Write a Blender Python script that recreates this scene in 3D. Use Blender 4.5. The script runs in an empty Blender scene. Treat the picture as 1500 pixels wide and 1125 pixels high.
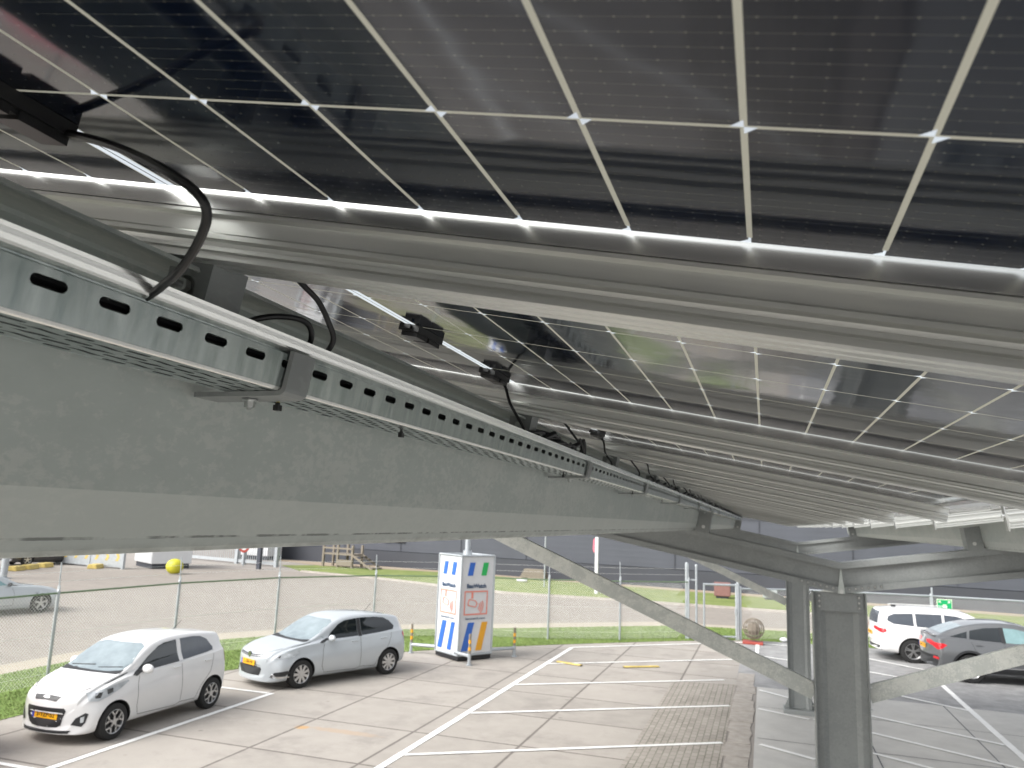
import bpy, bmesh, math, random
from mathutils import Vector, Matrix
from mathutils.bvhtree import BVHTree
random.seed(7)
D=bpy.data; S=bpy.context.scene; C=S.collection
R=math.radians; sin=math.sin; cos=math.cos; pi=math.pi

# ---------------------------------------------------------------- materials
def nt(name):
    m=D.materials.new(name); m.use_nodes=True; t=m.node_tree
    b=t.nodes['Principled BSDF']; return m,t,b
def N(t,typ,**k):
    n=t.nodes.new(typ)
    for a,v in k.items():
        if a in('ins',):
            for i,x in v.items(): n.inputs[i].default_value=x
        else: setattr(n,a,v)
    return n
def L(t,a,b): t.links.new(a,b)
def mat(name,col,rough=.6,metal=0.0,var=.12,scale=4.0,bump=0.0,bscale=40.0,spec=.5,col2=None,stretch=(1,1,1),detail=6,contrast=(.3,.7),coat=0.0,rvar=0.0):
    m,t,b=nt(name)
    tc=N(t,'ShaderNodeTexCoord'); mp=N(t,'ShaderNodeMapping'); mp.inputs['Scale'].default_value=stretch
    L(t,tc.outputs['Object'],mp.inputs['Vector'])
    no=N(t,'ShaderNodeTexNoise'); no.inputs['Scale'].default_value=scale; no.inputs['Detail'].default_value=detail; no.inputs['Roughness'].default_value=.65
    L(t,mp.outputs[0],no.inputs['Vector'])
    cr=N(t,'ShaderNodeValToRGB'); e=cr.color_ramp.elements
    e[0].position,e[1].position=contrast
    c2=col2 if col2 else tuple(min(1,c*(1+var)) for c in col); c1=col if col2 else tuple(c*(1-var) for c in col)
    e[0].color=(*c1,1); e[1].color=(*c2,1)
    L(t,no.outputs['Fac'],cr.inputs[0]); L(t,cr.outputs[0],b.inputs['Base Color'])
    b.inputs['Roughness'].default_value=rough; b.inputs['Metallic'].default_value=metal
    b.inputs['Specular IOR Level'].default_value=spec; b.inputs['Coat Weight'].default_value=coat; b.inputs['Coat Roughness'].default_value=.05
    if rvar:
        mr=N(t,'ShaderNodeMapRange'); mr.inputs['To Min'].default_value=rough-rvar; mr.inputs['To Max'].default_value=rough+rvar
        L(t,no.outputs['Fac'],mr.inputs['Value']); L(t,mr.outputs[0],b.inputs['Roughness'])
    if bump:
        n2=N(t,'ShaderNodeTexNoise'); n2.inputs['Scale'].default_value=bscale; n2.inputs['Detail'].default_value=4
        L(t,mp.outputs[0],n2.inputs['Vector'])
        bp=N(t,'ShaderNodeBump'); bp.inputs['Strength'].default_value=bump; bp.inputs['Distance'].default_value=.01
        L(t,n2.outputs['Fac'],bp.inputs['Height']); L(t,bp.outputs[0],b.inputs['Normal'])
    return m
def math_(t,op,a,b=None,c=None):
    n=N(t,'ShaderNodeMath',operation=op)
    for i,x in enumerate((a,b,c)):
        if x is None: continue
        if isinstance(x,(int,float)): n.inputs[i].default_value=x
        else: L(t,x,n.inputs[i])
    return n.outputs[0]
def mixc(t,f,a,b):
    n=N(t,'ShaderNodeMix',data_type='RGBA')
    for s,x in ((0,f),(6,a),(7,b)):
        if isinstance(x,(int,float)): n.inputs[s].default_value=x
        elif isinstance(x,tuple): n.inputs[s].default_value=(*x,1)
        else: L(t,x,n.inputs[s])
    return n.outputs[2]

# patchy galvanised steel of the big purlins
def galv(name,base,patch,dark,rough=.5,metal=.55,sc=1.0,dirt_and_lit_band=False):
    m,t,b=nt(name)
    tc=N(t,'ShaderNodeTexCoord'); P=tc.outputs['Object']
    mp=N(t,'ShaderNodeMapping'); mp.inputs['Scale'].default_value=(1,.55,1); L(t,P,mp.inputs['Vector']); V=mp.outputs[0]
    big=N(t,'ShaderNodeTexNoise',ins={'Scale':2.6*sc,'Detail':2.0}); L(t,V,big.inputs['Vector'])
    fine=N(t,'ShaderNodeTexNoise',ins={'Scale':95.0*sc,'Detail':5.0,'Roughness':.68,'Distortion':.3}); L(t,V,fine.inputs['Vector'])
    mid=N(t,'ShaderNodeTexNoise',ins={'Scale':30.0*sc,'Detail':8.0,'Roughness':.72,'Distortion':.25}); L(t,V,mid.inputs['Vector'])
    area=N(t,'ShaderNodeTexNoise',ins={'Scale':9.0*sc,'Detail':4.0,'Roughness':.6}); L(t,V,area.inputs['Vector'])
    s=math_(t,'MULTIPLY_ADD',area.outputs['Fac'],.9,math_(t,'MULTIPLY_ADD',big.outputs['Fac'],.6,fine.outputs['Fac']))
    r=N(t,'ShaderNodeMapRange',ins={'From Min':1.20,'From Max':1.30}); L(t,s,r.inputs['Value'])
    c=mixc(t,r.outputs[0],base,patch)
    f2=N(t,'ShaderNodeMapRange',ins={'From Min':.35,'From Max':.7,'To Min':.0,'To Max':.35}); L(t,mid.outputs['Fac'],f2.inputs['Value'])
    c=mixc(t,f2.outputs[0],c,dark)
    # vertical run marks
    mp2=N(t,'ShaderNodeMapping'); mp2.inputs['Scale'].default_value=(3,28,3); L(t,P,mp2.inputs['Vector'])
    st=N(t,'ShaderNodeTexNoise',ins={'Scale':1.0,'Detail':3.0}); L(t,mp2.outputs[0],st.inputs['Vector'])
    f3=N(t,'ShaderNodeMapRange',ins={'From Min':.55,'From Max':.75,'To Min':0.,'To Max':.10}); L(t,st.outputs['Fac'],f3.inputs['Value'])
    c=mixc(t,f3.outputs[0],c,patch)
    if dirt_and_lit_band:
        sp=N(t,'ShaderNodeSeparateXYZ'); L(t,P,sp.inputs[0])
        c=mixc(t,math_(t,'MULTIPLY',math_(t,'LESS_THAN',sp.outputs[2],-.3165),.65),c,(.53,.555,.525))  # paler band below the crease: light bounced off the ground put into the colour
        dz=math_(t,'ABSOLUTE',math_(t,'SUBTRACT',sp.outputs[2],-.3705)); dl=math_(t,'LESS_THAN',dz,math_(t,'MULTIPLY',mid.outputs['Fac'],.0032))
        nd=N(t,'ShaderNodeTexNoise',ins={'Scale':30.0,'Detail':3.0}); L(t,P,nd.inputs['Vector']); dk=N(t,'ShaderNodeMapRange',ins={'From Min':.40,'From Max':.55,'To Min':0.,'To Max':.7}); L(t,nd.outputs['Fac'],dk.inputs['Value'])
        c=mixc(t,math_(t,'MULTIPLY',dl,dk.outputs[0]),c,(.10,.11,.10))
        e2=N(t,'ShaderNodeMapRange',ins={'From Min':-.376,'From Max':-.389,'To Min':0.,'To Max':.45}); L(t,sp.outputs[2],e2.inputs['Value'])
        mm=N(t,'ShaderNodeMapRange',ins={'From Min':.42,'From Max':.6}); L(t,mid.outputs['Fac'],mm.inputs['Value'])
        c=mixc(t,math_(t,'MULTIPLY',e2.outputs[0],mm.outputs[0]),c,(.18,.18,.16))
    L(t,c,b.inputs['Base Color'])
    b.inputs['Metallic'].default_value=metal
    rr=N(t,'ShaderNodeMapRange',ins={'To Min':rough-.1,'To Max':rough+.14}); L(t,mid.outputs['Fac'],rr.inputs['Value']); L(t,rr.outputs[0],b.inputs['Roughness'])
    bp=N(t,'ShaderNodeBump',ins={'Strength':.25,'Distance':.001}); L(t,fine.outputs['Fac'],bp.inputs['Height']); L(t,bp.outputs[0],b.inputs['Normal'])
    return m
M={}
M['galv']=galv('galvanised_steel',(.45,.49,.465),(.525,.55,.52),(.37,.405,.385),metal=.12,dirt_and_lit_band=True)
M['galv_dark']=galv('shade_toned_galvanised_steel',(.245,.26,.257),(.275,.29,.285),(.205,.22,.217),rough=.45,metal=.2,sc=.5)  # darker tone than the purlins: the rafters' deep shade put into the colour
M['galv_brace']=galv('spangled_galvanised_steel',(.46,.48,.455),(.60,.61,.57),(.34,.36,.34),rough=.5,metal=.2,sc=.8)
M['tray']=mat('bright_zinc_sheet',(.28,.33,.325),col2=(.60,.65,.635),rough=.24,metal=.85,scale=16,stretch=(1,3.0,.5),rvar=.08,contrast=(.3,.72),detail=7,bump=.22,bscale=5)
M['tray_rim']=mat('highlight_zinc_rim',(.93,.94,.91),rough=.22,metal=.85,var=.04,scale=3,stretch=(1,.6,1))  # paler than the tray sheet: the rim's bright highlight painted into its colour
M['alu']=mat('anodised_aluminium',(.62,.63,.605),rough=.33,metal=.7,var=.05,scale=3,stretch=(1,30,30),rvar=.05)
M['alu_frame']=mat('anodised_frame',(.50,.50,.49),rough=.27,metal=.85,var=.05,scale=3)
M['zinc_bolt']=mat('zinc_plated_bolt',(.62,.63,.62),rough=.3,metal=1,var=.1,scale=30)
M['black_plastic']=mat('black_plastic',(.012,.012,.013),rough=.42,var=.2,scale=30)
M['cable']=mat('black_rubber_cable',(.010,.010,.011),rough=.38,var=.2,scale=30)
M['yellow_tape']=mat('yellow_tape',(.75,.6,.05),rough=.5)
# solar laminate
def laminate_mat():
    m,t,b=nt('solar_cells'); out=t.nodes['Material Output']
    tc=N(t,'ShaderNodeTexCoord'); sp=N(t,'ShaderNodeSeparateXYZ'); L(t,tc.outputs['Object'],sp.inputs[0])
    s,tt=sp.outputs[0],sp.outputs[1]
    PU,CC,PV,HV=.0939,.0092,.1835,.5505
    sa=math_(t,'ABSOLUTE',s); k=math_(t,'DIVIDE',math_(t,'SUBTRACT',sa,CC),PU); fs=math_(t,'FRACT',k)
    ds=math_(t,'MULTIPLY',math_(t,'MINIMUM',fs,math_(t,'SUBTRACT',1.0,fs)),PU)
    kt=math_(t,'DIVIDE',math_(t,'ADD',tt,HV),PV); ft=math_(t,'FRACT',kt)
    dt=math_(t,'MULTIPLY',math_(t,'MINIMUM',ft,math_(t,'SUBTRACT',1.0,ft)),PV)
    ta=math_(t,'ABSOLUTE',tt)
    gs=math_(t,'LESS_THAN',ds,.0020); gt=math_(t,'LESS_THAN',dt,.0016)
    gap=math_(t,'MAXIMUM',gs,gt)
    cen=math_(t,'LESS_THAN',sa,CC+.0005); edg=math_(t,'GREATER_THAN',ta,HV-.0003); end=math_(t,'GREATER_THAN',sa,CC+12*PU-.001)
    tail=math_(t,'MULTIPLY',math_(t,'LESS_THAN',ds,.0010),math_(t,'GREATER_THAN',ta,HV-.011))
    notail=math_(t,'SUBTRACT',1.0,math_(t,'GREATER_THAN',ta,HV-.011))
    strip=math_(t,'MULTIPLY',gap,notail)
    sg=math_(t,'MULTIPLY',math_(t,'SUBTRACT',fs,.5),math_(t,'SUBTRACT',ft,.5))
    sd=math_(t,'SIGN',s)
    cham=math_(t,'MULTIPLY',math_(t,'LESS_THAN',math_(t,'ADD',ds,dt),.0078),math_(t,'GREATER_THAN',math_(t,'MULTIPLY',sg,sd),0.0))
    wire=math_(t,'LESS_THAN',sa,.0011)      # ribbon in the centre gap
    cen=math_(t,'MULTIPLY',cen,math_(t,'SUBTRACT',1.0,wire))
    clear=math_(t,'MAXIMUM',math_(t,'MAXIMUM',cen,edg),math_(t,'MAXIMUM',end,math_(t,'MAXIMUM',tail,cham)))
    # busbars
    bb=math_(t,'FRACT',math_(t,'MULTIPLY',kt,16.0)); bd=math_(t,'ABSOLUTE',math_(t,'SUBTRACT',bb,.5))
    bus=math_(t,'LESS_THAN',bd,.020)
    pf=math_(t,'ABSOLUTE',math_(t,'SUBTRACT',math_(t,'FRACT',math_(t,'MULTIPLY',k,6.0)),.5))
    pad=math_(t,'MULTIPLY',math_(t,'LESS_THAN',bd,.060),math_(t,'LESS_THAN',pf,.04))
    w=N(t,'ShaderNodeTexWhiteNoise',noise_dimensions='2D'); cv=N(t,'ShaderNodeCombineXYZ'); L(t,math_(t,'FLOOR',k),cv.inputs[0]); L(t,math_(t,'FLOOR',kt),cv.inputs[1]); L(t,cv.outputs[0],w.inputs['Vector'])
    cell=mixc(t,w.outputs['Value'],(.004,.008,.020),(.007,.010,.020))
    c=mixc(t,bus,cell,(.075,.078,.07)); c=mixc(t,pad,c,(.13,.13,.11))
    L(t,c,b.inputs['Base Color']); b.inputs['Roughness'].default_value=.075; b.inputs['IOR'].default_value=1.48; b.inputs['Specular Tint'].default_value=(.82,.90,1.0,1); b.inputs['Coat Weight'].default_value=.2; b.inputs['Coat Roughness'].default_value=.06
    nb=N(t,'ShaderNodeTexNoise',ins={'Scale':5.0,'Detail':3.0}); L(t,tc.outputs['Object'],nb.inputs['Vector'])
    bp=N(t,'ShaderNodeBump',ins={'Strength':.35,'Distance':.004}); L(t,nb.outputs['Fac'],bp.inputs['Height']); L(t,bp.outputs[0],b.inputs['Normal'])
    tr=N(t,'ShaderNodeBsdfTransparent'); tr.inputs[0].default_value=(.93,.96,.95,1)
    gl=N(t,'ShaderNodeBsdfGlossy'); gl.inputs['Roughness'].default_value=.08
    mc=N(t,'ShaderNodeMixShader'); mc.inputs[0].default_value=.06; L(t,tr.outputs[0],mc.inputs[1]); L(t,gl.outputs[0],mc.inputs[2])
    tl=N(t,'ShaderNodeBsdfTranslucent'); tl.inputs[0].default_value=(.22,.215,.175,1)
    df=N(t,'ShaderNodeBsdfDiffuse'); df.inputs[0].default_value=(.58,.57,.49,1)
    ms=N(t,'ShaderNodeMixShader'); ms.inputs[0].default_value=.5; L(t,tl.outputs[0],ms.inputs[1]); L(t,df.outputs[0],ms.inputs[2])
    a=N(t,'ShaderNodeMixShader'); L(t,strip,a.inputs[0]); L(t,b.outputs[0],a.inputs[1]); L(t,ms.outputs[0],a.inputs[2])
    z=N(t,'ShaderNodeMixShader'); L(t,clear,z.inputs[0]); L(t,a.outputs[0],z.inputs[1]); L(t,mc.outputs[0],z.inputs[2])
    L(t,z.outputs[0],out.inputs[0])
    return m
M['cells']=laminate_mat()
def clear_glass():
    m,t,b=nt('clear_cover_glass'); out=t.nodes['Material Output']
    tr=N(t,'ShaderNodeBsdfTransparent'); gl=N(t,'ShaderNodeBsdfGlossy'); gl.inputs['Roughness'].default_value=.04
    fr=N(t,'ShaderNodeFresnel'); fr.inputs[0].default_value=1.45
    g=N(t,'ShaderNodeNewGeometry')
    f=math_(t,'MULTIPLY',fr.outputs[0],math_(t,'SUBTRACT',1.0,g.outputs['Backfacing']))
    x=N(t,'ShaderNodeMixShader'); L(t,f,x.inputs[0]); L(t,tr.outputs[0],x.inputs[1]); L(t,gl.outputs[0],x.inputs[2]); L(t,x.outputs[0],out.inputs[0]); return m
M['clear']=clear_glass()
# ground
def slab_mat():
    m,t,b=nt('concrete_slabs')
    g=N(t,'ShaderNodeNewGeometry'); sp=N(t,'ShaderNodeSeparateXYZ'); L(t,g.outputs['Position'],sp.inputs[0])
    kx=math_(t,'DIVIDE',math_(t,'ADD',sp.outputs[0],40.08),2.0); ky=math_(t,'DIVIDE',math_(t,'ADD',sp.outputs[1],40.95),2.02)
    no=N(t,'ShaderNodeTexNoise',ins={'Scale':2.2,'Detail':7.0,'Roughness':.62}); L(t,g.outputs['Position'],no.inputs['Vector'])
    nf=N(t,'ShaderNodeTexNoise',ins={'Scale':24.0,'Detail':6.0,'Roughness':.7}); L(t,g.outputs['Position'],nf.inputs['Vector'])
    nj=N(t,'ShaderNodeTexNoise',ins={'Scale':7.0,'Detail':4.0}); L(t,g.outputs['Position'],nj.inputs['Vector'])
    jw=math_(t,'MULTIPLY_ADD',nj.outputs['Fac'],.022,.002)
    def d(k,w):
        f=math_(t,'FRACT',k); return math_(t,'MULTIPLY',math_(t,'MINIMUM',f,math_(t,'SUBTRACT',1.0,f)),2.0)
    dm=math_(t,'MINIMUM',d(kx,0),d(ky,0))
    j=N(t,'ShaderNodeMapRange',ins={'To Min':1.0,'To Max':0.0}); L(t,dm,j.inputs['Value']); L(t,math_(t,'MULTIPLY',jw,.9),j.inputs['From Min']); L(t,math_(t,'MULTIPLY_ADD',jw,1.8,.012),j.inputs['From Max'])
    w=N(t,'ShaderNodeTexWhiteNoise',noise_dimensions='2D'); cv=N(t,'ShaderNodeCombineXYZ'); L(t,math_(t,'FLOOR',kx),cv.inputs[0]); L(t,math_(t,'FLOOR',ky),cv.inputs[1]); L(t,cv.outputs[0],w.inputs['Vector'])
    c=mixc(t,w.outputs['Value'],(.295,.273,.246),(.365,.337,.303))
    r=N(t,'ShaderNodeMapRange',ins={'From Min':.35,'From Max':.7,'To Min':0.,'To Max':.6}); L(t,no.outputs['Fac'],r.inputs['Value'])
    c=mixc(t,r.outputs[0],c,(.405,.375,.336))
    r2=N(t,'ShaderNodeMapRange',ins={'From Min':.58,'From Max':.75,'To Min':0.,'To Max':.5}); L(t,nf.outputs['Fac'],r2.inputs['Value'])
    c=mixc(t,r2.outputs[0],c,(.23,.21,.19))
    ns=N(t,'ShaderNodeTexNoise',ins={'Scale':.8,'Detail':6.0,'Roughness':.7}); L(t,g.outputs['Position'],ns.inputs['Vector'])
    r3=N(t,'ShaderNodeMapRange',ins={'From Min':.52,'From Max':.66,'To Min':0.,'To Max':.55}); L(t,ns.outputs['Fac'],r3.inputs['Value'])
    c=mixc(t,r3.outputs[0],c,(.24,.22,.20))
    ob=N(t,'ShaderNodeTexVoronoi',ins={'Scale':1.3}); L(t,g.outputs['Position'],ob.inputs['Vector']); r4=N(t,'ShaderNodeMapRange',ins={'From Min':.03,'From Max':.075,'To Min':.55,'To Max':0.}); L(t,ob.outputs['Distance'],r4.inputs['Value']); c=mixc(t,r4.outputs[0],c,(.16,.145,.13))
    # rust stain with a shape of its own beside one joint
    def blob(cx,cy,rx,ry):
        dx=math_(t,'DIVIDE',math_(t,'SUBTRACT',sp.outputs[0],cx),rx); dy=math_(t,'DIVIDE',math_(t,'SUBTRACT',sp.outputs[1],cy),ry)
        q=math_(t,'ADD',math_(t,'MULTIPLY',dx,dx),math_(t,'MULTIPLY',dy,dy)); q=math_(t,'ADD',q,math_(t,'MULTIPLY_ADD',nj.outputs['Fac'],1.4,-.7))
        mr=N(t,'ShaderNodeMapRange',ins={'From Min':.3,'From Max':1.1,'To Min':1.,'To Max':0.}); L(t,q,mr.inputs['Value']); return mr.outputs[0]
    c=mixc(t,math_(t,'MULTIPLY',blob(-8.0,12.98,.14,.13),.75),c,(.50,.29,.10))
    c=mixc(t,math_(t,'MULTIPLY',blob(-7.2,13.05,.8,.14),.45),c,(.42,.29,.18))
    c=mixc(t,math_(t,'MULTIPLY',j.outputs[0],.8),c,(.11,.095,.085))
    L(t,c,b.inputs['Base Color']); b.inputs['Roughness'].default_value=.85; b.inputs['Specular IOR Level'].default_value=.3
    bp=N(t,'ShaderNodeBump',ins={'Strength':.3,'Distance':.01}); L(t,math_(t,'SUBTRACT',nf.outputs['Fac'],j.outputs[0]),bp.inputs['Height']); L(t,bp.outputs[0],b.inputs['Normal'])
    return m
M['slabs']=slab_mat()
def paver_mat(name,c1,c2,mort,sx,sy,off=.5,ms=.06,rot=0,joint=.8):
    m,t,b=nt(name)
    g=N(t,'ShaderNodeNewGeometry'); mp=N(t,'ShaderNodeMapping'); mp.inputs['Rotation'].default_value=(0,0,rot); L(t,g.outputs['Position'],mp.inputs['Vector'])
    br=N(t,'ShaderNodeTexBrick',ins={'Color1':(*c1,1),'Color2':(*c2,1),'Mortar':(*mort,1),'Scale':1.0,'Mortar Size':ms,'Brick Width':sx,'Row Height':sy,'Mortar Smooth':.3}); br.offset=off
    L(t,mp.outputs[0],br.inputs['Vector'])
    no=N(t,'ShaderNodeTexNoise',ins={'Scale':1.1,'Detail':8.0,'Roughness':.7}); L(t,g.outputs['Position'],no.inputs['Vector'])
    r=N(t,'ShaderNodeMapRange',ins={'From Min':.35,'From Max':.7,'To Min':.0,'To Max':.55}); L(t,no.outputs['Fac'],r.inputs['Value'])
    c=mixc(t,r.outputs[0],br.outputs['Color'],tuple(x*1.12 for x in c2)); L(t,c,b.inputs['Base Color']); b.inputs['Roughness'].default_value=.85; b.inputs['Specular IOR Level'].default_value=.25
    nf=N(t,'ShaderNodeTexNoise',ins={'Scale':30.0,'Detail':5.0}); L(t,g.outputs['Position'],nf.inputs['Vector'])
    bp=N(t,'ShaderNodeBump',ins={'Strength':.3,'Distance':.01}); L(t,math_(t,'SUBTRACT',nf.outputs['Fac'],br.outputs['Fac']),bp.inputs['Height']); L(t,bp.outputs[0],b.inputs['Normal'])
    return m
M['brick']=paver_mat('brick_paving',(.27,.245,.215),(.35,.32,.285),(.13,.13,.095),.22,.115,ms=.010,rot=pi/2)
M['road']=paver_mat('road_pavers',(.24,.218,.193),(.28,.254,.224),(.18,.155,.14),.22,.11,ms=.008,rot=R(-20))
M['asphalt']=mat('grey_asphalt',(.27,.27,.268),rough=.85,var=.25,scale=2.5,bump=.3,bscale=60,detail=9)
M['asphalt_far']=mat('pale_worn_yard',(.285,.26,.235),rough=.85,var=.12,scale=.7,bump=.2,bscale=40,detail=9)
M['concrete']=mat('light_concrete',(.42,.41,.39),col2=(.52,.51,.48),rough=.8,scale=1.6,bump=.15,bscale=50,detail=9)
M['kerb']=mat('worn_kerb_concrete',(.29,.265,.235),col2=(.42,.385,.345),rough=.9,scale=5,bump=.6,bscale=18)
M['gravel']=mat('pale_gravel',(.30,.26,.21),col2=(.44,.395,.32),rough=.95,scale=22,bump=.8,bscale=30)
M['soil']=mat('sandy_verge',(.27,.21,.15),col2=(.38,.31,.23),rough=.95,scale=6,bump=.6,bscale=20)
M['grass_soil']=mat('grass_turf',(.13,.21,.04),col2=(.20,.28,.07),rough=.95,scale=1.6,bump=.9,bscale=30,detail=10)
M['grass']=mat('grass_blades',(.125,.185,.05),col2=(.23,.29,.095),rough=.7,scale=1.2)
M['grass_dry']=mat('dry_turf',(.11,.16,.03),col2=(.22,.25,.08),rough=.95,scale=.9,bump=.9,bscale=25,detail=10)
M['white_line']=mat('white_road_paint',(.80,.80,.78),rough=.7,var=.08,scale=3,detail=10,bump=.1)
M['yellow_paint']=mat('yellow_paint',(.52,.40,.12),rough=.6,var=.2,scale=6)
M['yellow_ball']=mat('yellow_ball_paint',(.50,.47,.03),rough=.5,var=.15,scale=3)
M['white_paint']=mat('white_coated_metal',(.64,.65,.66),rough=.4,var=.04)
M['dark_foil']=mat('dark_tinted_steel',(.05,.055,.06),rough=.4)
M['clad']=mat('dark_blue_grey_cladding',(.062,.068,.085),rough=.55,var=.08,scale=.6,metal=.0)
M['clad2']=mat('dark_plinth',(.040,.044,.055),rough=.6,var=.1,scale=.6)
M['wood']=mat('weathered_wood',(.17,.145,.115),col2=(.27,.235,.19),rough=.8,scale=6,stretch=(1,1,8))
M['post']=mat('galvanised_post',(.42,.45,.47),rough=.5,metal=.5,var=.1,scale=6)
M['wire']=mat('galvanised_wire',(.72,.73,.70),rough=.6,metal=.0,var=.1)
M['green_rail']=mat('mossy_top_rail',(.13,.19,.11),rough=.6,var=.2,scale=9)
M['red']=mat('red_paint',(.33,.06,.045),rough=.5,var=.1)
M['red_brown']=mat('faded_red_board',(.22,.11,.10),rough=.7)
M['pink']=mat('pink_flag',(.75,.16,.22),rough=.7)
M['blue']=mat('blue_print',(.03,.13,.50),rough=.4,var=.05)
M['green_print']=mat('green_print',(.02,.42,.10),rough=.4,var=.05)
M['orange_print']=mat('orange_print',(.75,.36,.02),rough=.4,var=.05)
M['red_print']=mat('red_print',(.74,.26,.20),rough=.4,var=.05)
M['navy_print']=mat('navy_print',(.02,.06,.13),rough=.4)
M['sign_green']=mat('safety_green',(.0,.33,.11),rough=.4)
M['pale_sign']=mat('pale_sign_print',(.75,.82,.62),rough=.4)
M['plate_yellow']=mat('plate_yellow',(.85,.42,.01),rough=.45,var=.03)
M['plate_blue']=mat('plate_blue',(.03,.06,.45),rough=.4)
M['black']=mat('plain_black',(.012,.012,.014),rough=.5)
def paint(name,c,metal=.0,coat=1.0,rough=.35): return mat(name,c,rough=rough,metal=metal,var=.015,coat=coat)
M['p_white']=paint('white_car_paint',(.74,.74,.735)); M['p_silver']=paint('pale_silver_car_paint',(.50,.535,.56),metal=.25)
M['p_grey']=paint('grey_car_paint',(.13,.135,.14),metal=.3); M['p_red']=paint('red_car_paint',(.45,.012,.03)); M['p_black']=paint('black_car_paint',(.012,.012,.014))
M['p_pale']=paint('pale_blue_silver_paint',(.50,.535,.545),metal=.2)
M['carglass']=mat('dark_car_glass',(.010,.014,.016),rough=.04,var=.1,spec=.9)
M['windscreen']=mat('windscreen_glass',(.16,.20,.22),rough=.05,var=.35,scale=1.6,spec=1.0,col2=(.30,.36,.38))
M['greyglass']=mat('privacy_glass',(.05,.06,.075),rough=.06,spec=.9)
M['tealglass']=mat('greenish_car_glass',(.20,.32,.33),rough=.08,spec=.9)
M['rubber']=mat('tyre_rubber',(.018,.018,.018),rough=.8,bump=.2,bscale=60)
M['rim']=mat('alloy_rim',(.58,.58,.58),rough=.3,metal=.85)
M['hole']=mat('wheel_shadow_plastic',(.02,.02,.02),rough=.7)
M['lamp']=mat('headlamp_lens',(.50,.53,.55),rough=.12,var=.25,scale=9,spec=.9,metal=.1)
M['tail']=mat('red_tail_lens',(.55,.012,.02),rough=.15,spec=.8)
M['chrome']=mat('chrome_trim',(.7,.7,.7),rough=.12,metal=1)
M['trim']=mat('black_car_trim',(.022,.023,.025),rough=.5)

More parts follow.
